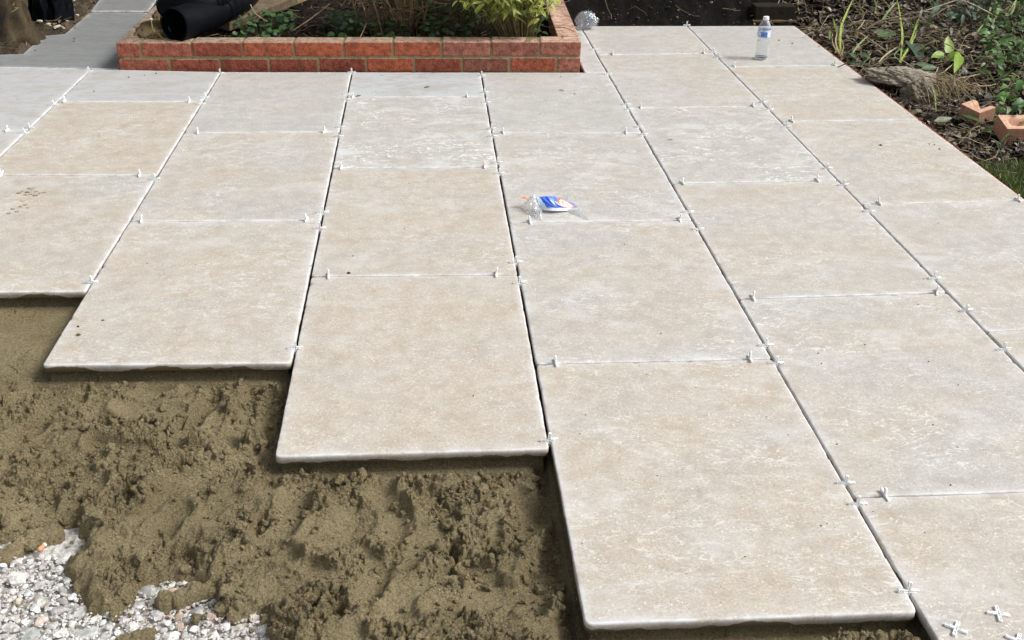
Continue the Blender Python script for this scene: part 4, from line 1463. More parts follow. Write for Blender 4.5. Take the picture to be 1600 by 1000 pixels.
def leafy_patch(name, u0, u1, v0, v1, zf, n, size, col, label, cat='plant', grp=None, hh=.09, prof=roundl, wr=.95, seed=0, stemcol=(.10, .13, .05), base=None):
    r = np.random.default_rng(seed)
    P = []
    for _ in range(n):
        t = r.random(2)
        g = G(u0 + (u1 - u0) * t[0], v0 + (v1 - v0) * t[1], .10)
        P.append(g)
    P = np.array(P); P = P[:, :2]
    c0 = P.mean(0)
    bz = float(zf(np.array([c0[0]]), np.array([c0[1]]))[0])
    root = empty(name, (c0[0], c0[1], bz))
    tag(root, label, cat, grp)
    zz = zf(P[:, 0], P[:, 1])
    rad = np.hypot(*(P - c0).T); rad = rad / (rad.max() + 1e-6)
    tip = np.c_[P, zz + hh * (1.15 - .6 * rad) * r.uniform(.55, 1.1, n)] - np.array([c0[0], c0[1], bz])
    ac, st = Acc(), Acc()
    for i in range(n):
        b = np.array([tip[i][0] * .6, tip[i][1] * .6, 0])
        s = size * r.uniform(.6, 1.25)
        th = r.uniform(0, 2 * np.pi)
        nr = np.array([r.normal(0, .35), -.35 + r.normal(0, .3), 1])
        R = orient((math.cos(th), math.sin(th), r.uniform(-.3, .2)), nr)
        V, F = blade(s, s * wr, prof, 8, r.uniform(.0, .3), r.uniform(.05, .35), 0)
        V[:, 0] -= s * .15
        cc = np.array(col) * r.uniform(.65, 1.35) * np.array([1 + r.normal(0, .06), 1, 1])
        ac.add(V @ R.T + tip[i], F, cc)
        V, F = tube(bez([b, (b + tip[i]) / 2 + [0, 0, .012], tip[i]], 4), .0011, 4, False)
        st.add(V, F, stemcol)
    ac.build('leaves', M_LEAF, root)
    st.build('stems', M_LEAF, root)
    return root


GRN = (.060, .125, .042)
leafy_patch('ground_cover', 357, 462, 24, 60, z_planter, 120, .034, GRN, 'mound of round dark green leaves beside the timber plank', 'plant', 'round leaved plants in the planter', .10, seed=1)
leafy_patch('ground_cover', 512, 570, 32, 60, z_planter, 70, .034, (.05, .105, .035), 'round green leaves left of the brown twiggy stems', 'plant', 'round leaved plants in the planter', .11, seed=2)
leafy_patch('ground_cover', 602, 630, 42, 60, z_planter, 20, .036, (.06, .12, .045), 'few round leaves at the foot of the twiggy shrub', 'plant', 'round leaved plants in the planter', .09, seed=3)
leafy_patch('ground_cover', 795, 850, 30, 58, z_planter, 60, .040, (.07, .13, .04), 'pointed green leaves under the yellow variegated shrub', 'plant', 'round leaved plants in the planter', .12, prof=lance, wr=.5, seed=4)

leafy_patch('ground_cover', 655, 745, 22, 60, z_planter, 110, .036, (.045, .10, .034), 'mixed dark green leaves right of the brown twiggy shrub', 'plant', 'round leaved plants in the planter', .13, seed=6)
leafy_patch('ground_cover', 575, 603, 40, 60, z_planter, 26, .030, (.045, .095, .032), 'low dark leaves directly left of the twiggy stems base', 'plant', 'round leaved plants in the planter', .08, seed=7)


def twiggy(u, v, label, seed, n=70, hgt=.55, spread=.28, col=(.20, .135, .075), leaf=None):
    r = np.random.default_rng(seed)
    g = G(u, v, .06)
    root = empty('twiggy_shrub', (g[0], g[1], .05))
    tag(root, label, 'shrub')
    st = Acc()
    tips = []
    for i in range(n):
        th = r.uniform(0, 2 * np.pi); lean = abs(r.normal(0, spread)); h = hgt * r.uniform(.5, 1.1)
        b = np.array([r.normal(0, .07), r.normal(0, .05), 0])
        e = b + np.array([math.cos(th) * lean, math.sin(th) * lean, h])
        m = (b + e) / 2 + r.normal(0, .035, 3)
        P = bez([b, m, e], 6)
        r0 = r.uniform(.0016, .0048)
        V, F = tube(P, np.linspace(r0, r0 * .35, len(P)), 5, False)
        st.add(V, F, np.array(col) * r.uniform(.5, 1.6))
        tips.append(e)
        for _ in range(6):
            k = r.integers(3, len(P) - 1)
            q = P[k]; d = r.normal(0, 1, 3); d[2] = abs(d[2]) * .5 - .1
            q2 = q + d / np.linalg.norm(d) * r.uniform(.05, .15)
            V, F = tube(bez([q, (q + q2) / 2 + r.normal(0, .008, 3), q2], 3), .0011, 4, False)
            st.add(V, F, np.array(col) * r.uniform(.6, 1.5)); tips.append(q2)
    # thick stems
    for pts, rr in (([(0, 0, 0), (.03, 0, .13), (.05, .02, .26), (.06, .05, .5)], .011), ([(.02, 0, .10), (.14, .02, .20), (.30, .03, .32)], .007), ([(-.20, .02, 0), (-.24, 0, .16), (-.27, .02, .4)], .006), ([(-.12, 0, 0), (-.13, .0, .2), (-.10, .02, .45)], .005)):
        P = bez(pts, 6); V, F = tube(P, np.linspace(rr, rr * .6, len(P)), 8, False); st.add(V, F, (.27, .18, .095))
    st.build('branches', M_WOOD, root)
    if leaf:
        ac = Acc(); tips = np.array(tips); n2 = 1500
        T, F = blade(1, .5, lance, 5, .2, .2)
        idx = r.integers(0, len(tips), n2)
        pos = tips[idx] + r.normal(0, .035, (n2, 3))
        ok = pos[:, 2] > .22; pos = pos[ok]
        scatter(ac, T, F, pos, rot_rand(len(pos), None, r), r.uniform(.02, .04, len(pos)), np.array(leaf) * r.uniform(.5, 1.5, (len(pos), 1)))
        ac.build('leaves', M_LEAF, root)
    return root


twiggy(630, 56, 'bare brown twiggy shrub with a thick pale stem in the planter', 5, 110, .6, .22, leaf=(.05, .09, .03))


def ferny(u, v, label, seed, n=520):
    """dark, low, feathery conifer sprays"""
    r = np.random.default_rng(seed)
    g = G(u, v, .08)
    root = empty('feathery_shrub', (g[0], g[1], .06))
    tag(root, label, 'shrub')
    ac, st = Acc(), Acc()
    T, F = blade(1, .16, lance, 4, .2, .1)
    for i in range(n):
        p = np.array([r.normal(0, .17), r.normal(.06, .13), 0]); hh = .30 * math.exp(-(p[0] ** 2 + p[1] ** 2) / .06) * r.uniform(.25, 1.1) + .02
        c = p + [0, 0, hh]
        d = np.array([r.normal(0, 1), r.normal(-.3, 1), r.normal(.2, .5)]); d /= np.linalg.norm(d)
        L = r.uniform(.05, .10)
        m = 14
        t = np.repeat(np.linspace(0, 1, m // 2), 2)
        pos = c + t[:, None] * d * L
        sd = np.tile([1, -1], m // 2)
        Rs = np.array([orient(d * .7 + s * np.cross(d, [0, 0, 1]) * .8 + r.normal(0, .1, 3), (r.normal(0, .2), r.normal(0, .2), 1)) for s in sd])
        col = np.array([.028, .060, .022]) * r.uniform(.5, 1.9)
        scatter(ac, T, F, pos, Rs, (1.1 - t) * L * .42, np.tile(col, (m, 1)))
        V, F2 = tube([p * .5, (p * .7 + c * .3), c], .0012, 4, False)
        st.add(V, F2, (.10, .07, .04))
    ac.build('foliage', M_LEAF, root)
    st.build('stems', M_WOOD, root)


ferny(718, 50, 'low dark green feathery shrub between twiggy stems and variegated shrub', 6)


def variegated():
    r = np.random.default_rng(8)
    g = G(806, 16, .26)
    root = empty('variegated_shrub', (g[0], g[1] + .04, .06))
    tag(root, 'bright yellow and green leaved shrub at the right end of the planter', 'shrub')
    st = Acc(); lv = Acc()
    T, F = blade(1, .27, lance, 8, .25, .22)
    mid = np.tile([0, 1, 0], 8).astype(bool)
    for i in range(64):
        th = r.uniform(0, 2 * np.pi); rad = .23 * math.sqrt(r.random())
        e = np.array([math.cos(th) * rad * 1.15 - .03, math.sin(th) * rad * .8, r.uniform(.24, .46)])
        b = np.array([e[0] * .2 + .03, e[1] * .2, 0])
        P = bez([b, (b + e) / 2 + [0, 0, .06], e], 5)
        V, F2 = tube(P, np.linspace(.0035, .0012, len(P)), 5, False)
        st.add(V, F2, (.16, .13, .06))
        for k in range(15):
            q = P[r.integers(len(P) // 2, len(P))] + r.normal(0, .012, 3)
            d = np.array([r.normal(0, 1), r.normal(-.3, 1), r.normal(.1, .6)])
            R = orient(d, (r.normal(0, .3), -.3 + r.normal(0, .3), 1))
            s = r.uniform(.042, .078)
            inner = np.array([.22, .32, .07]) * r.uniform(.7, 1.3)
            edge = np.array([.80, .76, .22]) * r.uniform(.7, 1.15) if r.random() < .75 else inner * 1.2
            cc = np.where(mid[:, None], inner, edge)
            lv.add(T * s @ R.T + q, F, cc)
    st.build('stems', M_WOOD, root)
    lv.build('leaves', M_LEAF, root)


variegated()


def strand(name, pts, rad, col, label, cat, mat=None):
    P = bez([G(u, v, z) for u, v, z in pts], 8)
    c = P[0].copy()
    V, F = tube(P, np.linspace(rad, rad * .6, len(P)), 6)
    o = Acc().add(V, F, col).build(name, mat or M_WOOD, loc=c)
    tag(o, label, cat)
    return o


strand('dead_twig', [(836, 37, .16), (855, 42, .165), (880, 43, .165), (897, 49, .155)], .0022, (.09, .06, .04), 'thin dark twig bent over the right planter wall', 'twig')
strand('dead_twig', [(828, 19, .17), (852, 13, .20), (868, 8, .17), (890, 1, .20)], .0025, (.36, .28, .18), 'pale twig looping over the top bricks of the planter side', 'twig')
strand('dead_twig', [(391, 7, .24), (400, 22, .20), (418, 34, .16)], .0028, (.40, .30, .20), 'pale curved stalk in front of the timber plank', 'twig')
strand('dead_twig', [(455, 49, .11), (480, 33, .15), (500, 18, .17), (515, 6, .16)], .003, (.30, .22, .15), 'straight pale twig leaning on planter leaf litter', 'twig')
strand('dead_twig', [(562, 60, .12), (572, 35, .16), (566, 5, .3)], .003, (.25, .16, .10), 'upright reddish brown twig in the planter', 'twig')
strand('dead_twig', [(890, 8, .06), (903, 14, .05), (912, 20, .03)], .002, (.35, .32, .28), 'short pale twig on dark soil behind the crumpled plastic', 'twig')


def sprout():
    g = G(253, 60, .125)
    root = empty('withered_sprout', (g[0], g[1], .125))
    tag(root, 'withered sprout with a small white head on the planter corner', 'plant')
    st = Acc()
    Q = lambda u, v, z: G(u, v, z) - np.array([g[0], g[1], .125])
    for pts in ([(253, 60, .125), (240, 47, .17), (236, 31, .21)], [(255, 61, .125), (246, 50, .155), (241, 46, .17)], [(236, 58, .13), (241, 50, .16)]):
        P = bez([Q(*p) for p in pts], 5); V, F = tube(P, .0022, 5); st.add(V, F, (.42, .30, .13))
    st.build('stalk', M_WOOD, root)
    V0, F0 = ico(2); Acc().add(V0 * np.array([.008, .007, .006]) + Q(236, 30, .21), F0, (.75, .70, .62)).build('head', M_TERRA, root)


sprout()
for (u, v, L, rz, c, lb) in ((268, 61, .07, 1.9, (.12, .24, .07), 'single upright green leaf in front of the black boot'), (300, 60, .05, 2.3, (.10, .19, .06), 'small thin green sprig at the top edge of planter bricks')):
    g = G(u, v, .12)
    V, F = blade(L, L * .28, lance, 8, .15, .3)
    R = orient((-.25, .05, 1), (0, -1, .2))
    o = Acc().add(V @ R.T, F, c).build('green_sprig', M_LEAF)
    o.location = (g[0], g[1], .12)
    tag(o, lb, 'leaf')


# ------------------------------------------------------------------ boots and plank
def m_rubber():
    k = NT('black_rubber')
    v = k.n('TexCoord').outputs['Object']
    n = k.noise(v, 45, 4, .7)
    c = k.mix(k.ramp(n, .66, .78, 0, .6), (.0035, .0042, .006), (.03, .028, .024))
    return k.fin(c, .55, k.bump(k.noise(v, 12, 3, .5), .5, .010), spec=.08)


M_RUB = m_rubber()


def boot(name, path, radii, loc0, label, sole=True):
    """hollow shaft, ankle and foot swept along a path; path[0] is the open top"""
    root = empty(name, loc0)
    tag(root, label, 'boot', 'black rubber boots lying in the planter')
    P = bez(path, 6) - np.asarray(loc0)
    R = np.interp(np.linspace(0, 1, len(P)), np.linspace(0, 1, len(radii)), radii)
    V, F = tube(P, R, 24, False)
    ctr = np.repeat(P, 24, 0)
    V = V + (V - ctr) * (.06 * noise3(V * 14, 3))[:, None]
    V[:, 2] = V[:, 2] * .96
    # inside lining and toe cap
    inn, Fi = tube(P[:-6], R[:-6] * .93, 24, False)
    rim = np.array([[i, (i + 1) % 24, len(V) + (i + 1) % 24, len(V) + i] for i in range(24)])
    ac = Acc().add(np.vstack([V, inn]), [F[0], Fi[0][:, ::-1] + len(V), rim, np.array([[len(P) * 24 - 24 + i for i in range(24)]])])
    ac.build('boot_body', M_RUB, root)
    for f in (.02, .55, .60):
        i = int(f * (len(P) - 1)); d = P[min(i + 1, len(P) - 1)] - P[max(0, i - 1)]; d /= np.linalg.norm(d)
        a = np.cross(d, [0, 0, 1]); a /= np.linalg.norm(a); b = np.cross(a, d)
        th = np.linspace(0, 2 * np.pi, 33)
        ring = P[i] + (R[i] * 1.02) * (np.cos(th)[:, None] * a + np.sin(th)[:, None] * b)
        V, F = tube(ring, .0028, 5, False)
        Acc().add(V, F).build('rim_band' if f < .1 else 'ankle_seam', M_RUB, root)
    return root


boot('rubber_boot', [G(272, 38, .20), G(300, 30, .20), G(330, 20, .20), G(352, 10, .21), G(375, 2, .20), G(392, -10, .19)], [.078, .080, .074, .064, .058, .05],
     tuple(G(300, 60, .08)), 'black rubber boot lying with its open shaft towards the camera')
boot('rubber_boot', [G(262, 8, .22), G(290, 8, .24), G(322, 4, .25), G(350, -8, .26), G(372, -16, .25)], [.060, .066, .066, .06, .05],
     tuple(G(290, 40, .08)), 'second black rubber boot resting behind and above the open one')


def plank():
    a, b = G(345, 44, .10), G(452, 2, .12)
    d = b - a; L = np.linalg.norm(d) * 1.12
    root = empty('timber_plank', tuple(a))
    tag(root, 'weathered brown board lying across the planter behind the leaves', 'plank')
    R = orient(d, (0, -.35, 1))
    V, F = cbox(L, .125, .045, .003, 2)
    V = V + np.array([L / 2, .01, .02])
    V = V + .0015 * noise3(V * np.array([4, 40, 40]), 3)[:, None]
    Acc().add(V @ R.T, F, (.155, .115, .075)).build('board', M_WOOD, root, smooth=False)
    V, F = cbox(.10, .13, .046, .003, 2)
    Acc().add((V + np.array([L - .03, .01, .0215])) @ R.T, F, (.30, .22, .13)).build('pale_end', M_WOOD, root, smooth=False)


plank()


# ------------------------------------------------------------------ top left: trunk and black sheet
def trunk():
    c = G(-8, 62, 0.0)
    root = empty('tree_trunk', (c[0], c[1], 0))
    tag(root, 'rough brown tree trunk base at the top left corner', 'tree')
    n, m = 90, 72
    z = np.linspace(-.03, 1.6, n); th = np.linspace(0, 2 * np.pi, m, endpoint=False)
    Z, T = np.meshgrid(z, th, indexing='ij')
    R = .165 + .07 * np.exp(-np.clip(Z, 0, 9) / .07) + .02 * np.cos(T * 3 + 1) * np.exp(-Z / .5)
    R = R + .030 * fbm(T * 4, Z * 7, 5, 7, .6) + .014 * np.abs(fbm(T * 12, Z * 3, 3, 9)) + .006 * perlin(T * 2, Z * 30, 3)
    V = np.stack([R * np.cos(T), R * np.sin(T), Z], -1).reshape(-1, 3)
    F = [[i * m + j, i * m + (j + 1) % m, (i + 1) * m + (j + 1) % m, (i + 1) * m + j] for i in range(n - 1) for j in range(m)]
    C = (np.array([.055, .042, .025]) * (1 + .9 * fbm(T * 4, Z * 9, 3, 11)[..., None])).clip(.02, 1)
    Acc().add(V, np.array(F), C.reshape(-1, 3)).build('trunk', M_MORTAR, root)
    st = Acc()
    r = np.random.default_rng(4)
    for i in range(46):
        t = r.uniform(-2.6, -.2); zz = r.uniform(.0, .45); rr = .19 + r.uniform(0, .02)
        p = np.array([rr * math.cos(t), rr * math.sin(t), zz]); q = p + r.normal(0, .05, 3) + [0, -.02, .0]
        V, F = tube(bez([p, (p + q) / 2 + r.normal(0, .01, 3), q], 4), .0013, 4, False)
        st.add(V, F, np.array([.40, .31, .17]) * r.uniform(.5, 1.2))
    st.build('dry_stalks', M_WOOD, root)
    n = 5200
    d = r.normal(0, 1, (n, 3)); d /= np.linalg.norm(d, axis=1)[:, None]
    p = d * (r.random((n, 1)) ** .4) * np.array([1.7, 1.5, .95]) * (1 + .25 * noise3(d * 1.5, 3))[:, None] + np.array([.35, .35, 2.7])
    T, F = blade(1, .6, lance, 4, .2, .2)
    ac = Acc(); scatter(ac, T, F, p, rot_rand(n, None, r), r.uniform(.09, .17, n), np.array([.045, .075, .03]) * r.uniform(.5, 1.5, (n, 1)))
    ac.build('added_crown', M_LEAF, root)  # unseen leaves, added to keep sky light off the back left slabs
    for k in range(7):
        a = k * .9; e = np.array([math.cos(a) * 1.1 + .3, math.sin(a) * 1.0 + .3, 2.6 + .1 * k])
        V, F = tube(bez([(0, 0, 1.3), (e[0] * .4, e[1] * .4, 1.95), e], 6), np.linspace(.07, .015, 13), 8)
        Acc().add(V, F, (.12, .095, .06)).build('limb', M_MORTAR, root)  # out of view, carries the added leaves


trunk()


def black_sheet():
    a = G(66, 36, .02)
    root = empty('black_sheet', (a[0], a[1] + .05, 0))
    tag(root, 'crumpled black plastic sheet standing behind the tree trunk', 'plastic sheet')
    n = 60
    U, Vv = np.meshgrid(np.linspace(-1, 1, n), np.linspace(0, 1, n), indexing='ij')
    x = U * .105 + .012 * fbm(U * 2, Vv * 3, 3, 4)
    y = .05 * U ** 2 + .03 * fbm(U * 2.5, Vv * 1.6, 3, 6) + .05 * Vv
    z = Vv * .42 + .012 * fbm(U * 4, Vv * 0, 2, 2)
    Acc().add(np.stack([x, y, z], -1).reshape(-1, 3), grid_faces(n, n)).build('sheet', M_RUB, root)
    Acc().add(np.stack([x + .02, y + .04 + .01 * U, z * .97], -1).reshape(-1, 3), grid_faces(n, n)).build('back_fold', M_RUB, root)


black_sheet()


def pebble_chips():
    ac = Acc(); V0, F0 = ico(2)
    r = np.random.default_rng(14)
    pos = []
    for u, v in ((75, 38), (78, 41), (88, 42), (92, 41), (97, 42), (99, 44), (86, 44), (62, 33), (120, 24), (105, 33), (22, 46), (6, 52)):
        g = G(u, v, .025); pos.append(g)
    n = len(pos)
    V = V0 * (1 + .35 * noise3(V0 * 2, 5))[:, None]
    scatter(ac, V, F0, np.array(pos), rot_rand(n, .5, r), r.uniform(.006, .013, (n, 1)) * np.array([1.4, 1, .7]), np.tile([.62, .56, .46], (n, 1)) * r.uniform(.6, 1.1, (n, 1)))
    tag(ac.build('stone_chips', M_STONE, smooth=False), 'pale mortar chips on the soil by the trunk', 'stones', kind='stuff')


pebble_chips()


# ------------------------------------------------------------------ timber block at the back
def timber():
    a, b = G(1178, 34, .0), G(1243, 34, .0)
    c = (a + b) / 2
    root = empty('timber_block', (c[0], c[1] + .06, -.01))
    tag(root, 'dark old timber block end behind the slabs and the bottle', 'timber')
    V, F = cbox(b[0] - a[0] - .01, .10, .095, .006, 2)
    V = V + .002 * noise3(V * 30, 3)[:, None] + np.array([0, .0, .0475])
    Acc().add(V, F, (.022, .017, .011)).build('block', M_WOOD, root, smooth=False)
    V, F = cbox(b[0] - a[0] + .02, .03, .014, .003, 1)
    Acc().add(V + np.array([0, -.058, .012]), F, (.13, .085, .04)).build('batten', M_WOOD, root, smooth=False)


timber()


# ------------------------------------------------------------------ jutting clod
def clod():
    pts_top = [(1350, 112), (1372, 108), (1400, 108), (1430, 116), (1452, 124), (1462, 135)]
    c = G(1405, 130, 0)
    root = empty('rock', (c[0], c[1], -.04))
    tag(root, 'grey brown layered rock jutting over a dark hollow beside the paving', 'rock')
    V0, F0 = ico(6)
    def lump(u, v, z, sx, sy, sz, rz, sd, col):
        V = V0.copy()
        V = V * (1 + .22 * noise3(V * 1.5 + sd, sd) + .14 * noise3(V * 3.5 + sd, sd + 1) + .09 * noise3(V * 9 + sd, sd + 2) + .05 * noise3(V * 24, sd + 5) + .03 * noise3(V * 55, sd + 6))[:, None]
        V = V * (1 + .16 * (chunks(V0[:, 0] + V0[:, 2] * .6, V0[:, 1] + V0[:, 2] * .8, .42, sd) - .5) + .07 * chunks(V0[:, 0] * 1.3 + V0[:, 2], V0[:, 1] - V0[:, 2], .17, sd + 1))[:, None]
        V = V * np.array([sx, sy, sz])
        cc, s = math.cos(rz), math.sin(rz)
        V = V @ np.array([[cc, -s, 0], [s, cc, 0], [0, 0, 1]]).T + G(u, v, z) - np.array([c[0], c[1], -.04])
        g = (1 + .35 * noise3(V * 30, 6))[:, None]
        return V, F0, np.array(col) * g
    A = Acc(); A.add(*lump(1412, 121, .035, .165, .085, .036, -.55, 2, (.30, .265, .21))); A.build('ledge', M_MORTAR, root)
    B = Acc(); B.add(*lump(1437, 150, -.01, .075, .07, .065, -.5, 5, (.20, .17, .125))); B.build('foot', M_MORTAR, root)
    D = Acc(); D.add(*lump(1372, 122, .01, .05, .04, .030, -.4, 8, (.22, .20, .17))); D.build('pale_lump', M_MORTAR, root)


clod()


# ------------------------------------------------------------------ plants in the right bed
def grass_tuft(name, u, v, blades, label, group='grass clumps in the leaf litter', zb=0.0):
    g = G(u, v, zb)
    root = empty(name, (g[0], g[1], zb))
    tag(root, label, 'grass', group)
    ac = Acc()
    for (pts, wdt, col) in blades:
        P = bez([G(a, b, c) - np.array([g[0], g[1], zb]) for a, b, c in pts], 6)
        n = len(P)
        T = np.gradient(P, axis=0); T /= np.linalg.norm(T, axis=1)[:, None]
        side = np.cross(T, CD); side /= np.linalg.norm(side, axis=1)[:, None]
        wv = wdt * np.array([max(.06, math.sin(math.pi * min(1, .12 + .88 * t)) ** .6) for t in np.linspace(0, 1, n)])
        V = np.stack([P - side * wv[:, None], P + np.array([0, .0015, 0]) , P + side * wv[:, None]], 1).reshape(-1, 3)
        ac.add(V, grid_faces(n, 3), col)
    ac.build('blades', M_LEAF, root)
    return root


YG, LG, ST = (.24, .34, .06), (.34, .44, .09), (.42, .34, .18)
grass_tuft('grass_tuft', 1312, 86, [
    ([(1313, 84, .0), (1314, 45, .06), (1322, 22, .09), (1333, -2, .13)], .0062, LG),
    ([(1310, 60, .02), (1306, 45, .04), (1302, 28, .07)], .0055, YG),
    ([(1296, 62, .02), (1297, 52, .03), (1299, 45, .05)], .0058, (.16, .26, .07)),
    ([(1305, 83, .0), (1309, 74, .01), (1313, 66, .02)], .005, YG),
    ([(1312, 84, .0), (1306, 66, .03), (1308, 50, .05)], .004, ST), ([(1315, 86, .0), (1310, 60, .03), (1308, 42, .06)], .0035, ST),
    ([(1314, 86, .0), (1303, 72, .02), (1300, 58, .03)], .0035, ST), ([(1317, 88, .0), (1313, 60, .03), (1320, 36, .06)], .0025, ST),
    ([(1313, 88, .0), (1318, 72, .02), (1311, 52, .04)], .003, (.3, .22, .12))], 'grass tuft with straw base at the paving edge', zb=-.01)
grass_tuft('grass_tuft', 1408, 98, [
    ([(1407, 97, .02), (1410, 60, .06), (1408, 35, .10), (1402, -2, .16)], .0058, LG),
    ([(1407, 98, .02), (1416, 78, .04), (1425, 60, .07), (1434, 30, .11)], .0062, YG),
    ([(1405, 97, .02), (1420, 75, .05), (1432, 52, .08)], .005, LG),
    ([(1405, 95, .02), (1398, 85, .03), (1412, 72, .05)], .003, (.14, .24, .07)),
    ([(1377, 34, .05), (1388, 18, .08), (1402, 2, .12)], .0055, (.17, .28, .06)), ([(1340, 46, .03), (1347, 38, .04), (1352, 30, .06)], .003, ST)],
    'tall bright grass blades crossing the big dark leaf', zb=.0)
grass_tuft('grass_tuft', 1328, 92, [
    ([(1328, 90, .0), (1340, 72, .03), (1359, 53, .06)], .0042, (.25, .32, .10)),
    ([(1373, 97, .01), (1385, 85, .03), (1404, 72, .05)], .004, ST), ([(1340, 48, .02), (1360, 62, .03), (1388, 82, .02)], .0035, ST)],
    'thin pale stalks crossing between two grass clumps', zb=-.01)
grass_tuft('grass_tuft', 1508, 78, [
    ([(1502, 64, .04), (1510, 52, .06), (1520, 38, .09)], .006, YG), ([(1516, 76, .04), (1520, 60, .07), (1537, 37, .12)], .0072, YG),
    ([(1462, 70, .03), (1466, 58, .05), (1471, 47, .08)], .006, (.20, .30, .07)), ([(1424, 74, .02), (1430, 50, .06), (1436, 28, .10)], .004, LG)],
    'short bright grass spears between the yellow leaf and the ivy', zb=.02)
grass_tuft('grass_tuft', 1565, 40, [
    ([(1540, 40, .10), (1546, 20, .14), (1550, 4, .18)], .006, YG), ([(1556, 30, .10), (1560, 12, .15), (1556, 0, .18)], .008, LG),
    ([(1566, 30, .10), (1580, 14, .15), (1590, -4, .2)], .006, YG), ([(1572, 32, .10), (1582, 18, .14), (1588, 4, .18)], .006, YG), ([(1553, 60, .08), (1552, 36, .12), (1560, 20, .16)], .005, (.14, .24, .07))],
    'leafy grass stems near the top right corner', zb=.08)


def big_leaves(name, base, lvs, label):
    g = G(*base)
    root = empty(name, tuple(g))
    tag(root, label, 'plant', 'broad leaved weeds beside the paving')
    st = Acc()
    for (u0, v0, z0, u1, v1, z1, wd, prof, col, fold) in lvs:
        a = G(u0, v0, z0) - g; b = G(u1, v1, z1) - g
        L = np.linalg.norm(b - a)
        R = orient(b - a, (.15, -.55, .8))
        V, F = blade(L, wd, prof, 12, .12, fold, 0)
        V[:, 2] += .05 * L * noise3(V / L * 2.5 + u0, 3)
        rib = np.tile([0, 1, 0], 12).astype(bool)
        cc = np.where(rib[:, None], np.array(col) * 1.25, np.array(col))
        Acc().add(V @ R.T + a, F, cc).build('leaf', M_LEAF, root)
        V, F = tube(bez([(0, 0, 0), (a + [0, 0, .004]) * .6, a], 4), .0018, 5, False)
        Acc().add(V, F, (.20, .24, .09)).build('stem', M_LEAF, root)
    return root


big_leaves('broadleaf_weed', (1478, 100, .02), [
    (1481, 88, .03, 1484, 54, .12, .055, lance, (.26, .36, .07), .25), (1482, 94, .03, 1503, 78, .08, .050, heart, (.22, .36, .04), .3),
    (1500, 80, .08, 1496, 108, .05, .048, lance, (.22, .34, .04), .2), (1476, 84, .05, 1456, 88, .05, .045, lance, (.22, .33, .05), .25),
    (1496, 95, .03, 1518, 108, .02, .05, heart, (.07, .14, .05), .3), (1470, 92, .02, 1478, 104, .02, .04, lance, (.10, .17, .05), .2)],
    'bright yellow green broad leaves standing in the leaf litter')
big_leaves('broadleaf_weed', (1360, 62, .0), [
    (1370, 54, .04, 1404, 52, .05, .065, heart, (.085, .16, .05), .35)], 'single glossy heart shaped leaf behind the grass clumps')
big_leaves('broadleaf_weed', (1430, 92, .01), [
    (1425, 66, .06, 1442, 92, .03, .095, heart, (.055, .095, .065), .15), (1412, 82, .03, 1404, 72, .05, .04, lance, (.06, .12, .04), .2)],
    'large drooping dark bluish leaf beside the bright grass')
big_leaves('broadleaf_weed', (1445, 108, .0), [
    (1430, 100, .03, 1458, 103, .03, .035, lance, (.13, .18, .10), .4), (1440, 108, .02, 1465, 104, .03, .04, lance, (.07, .13, .05), .4)],
    'curled half withered leaf on the litter above the rock')
big_leaves('broadleaf_weed', (1335, 92, -.01), [
    (1323, 82, .01, 1338, 88, .015, .035, lance, (.10, .16, .09), .3), (1342, 84, .01, 1360, 88, .01, .032, lance, (.07, .14, .05), .3)],
    'pair of small folded green leaves by the paving edge')
big_leaves('broadleaf_weed', (1490, 190, -.02), [
    (1460, 190, .01, 1490, 182, .02, .03, lance, (.13, .15, .08), .3), (1500, 178, .02, 1535, 188, .02, .03, lance, (.09, .15, .05), .3), (1528, 182, .0, 1536, 188, .02, .03, heart, (.08, .16, .05), .3)],
    'low green grey leaves left of the terracotta bricks')


def ivy(name, u0, u1, v0, v1, n, label, seed, size=.035, col=(.05, .10, .035), hh=.10, wr=.5, prof=lance, zb=None):
    r = np.random.default_rng(seed)
    u = r.uniform(u0, u1, n); v = r.uniform(v0, v1, n)
    P = np.array([G(a, b, .12) for a, b in zip(u, v)])
    c0 = P.mean(0)
    z = z_bed(P[:, 0], P[:, 1])
    bz = float(z.mean())
    root = empty(name, (c0[0], c0[1], bz))
    tag(root, label, 'plant', 'trailing plants at the top right')
    ac, st = Acc(), Acc()
    T, F = blade(1, wr, prof, 7, .25, .2)
    pos = np.c_[P[:, :2], z + r.uniform(.01, hh, n)] - np.array([c0[0], c0[1], bz])
    R = np.array([orient((r.normal(0, 1), r.normal(-.3, 1), r.normal(-.3, .4)), (r.normal(0, .35), -.4 + r.normal(0, .3), 1)) for _ in range(n)])
    scatter(ac, T, F, pos, R, r.uniform(.6, 1.3, n) * size, np.array(col) * r.uniform(.55, 1.8, (n, 1)) * (1 + r.normal(0, .08, (n, 3))))
    for i in range(0, n, 4):
        q = pos[i]; b = np.array([q[0] + r.normal(0, .03), q[1] + r.normal(0, .03), float(z[i]) - bz])
        V, F2 = tube([b, (q + b) / 2 + r.normal(0, .006, 3), q], .0013, 4, False); st.add(V, F2, (.12, .12, .05))
    ac.build('leaves', M_LEAF, root); st.build('stems', M_LEAF, root)


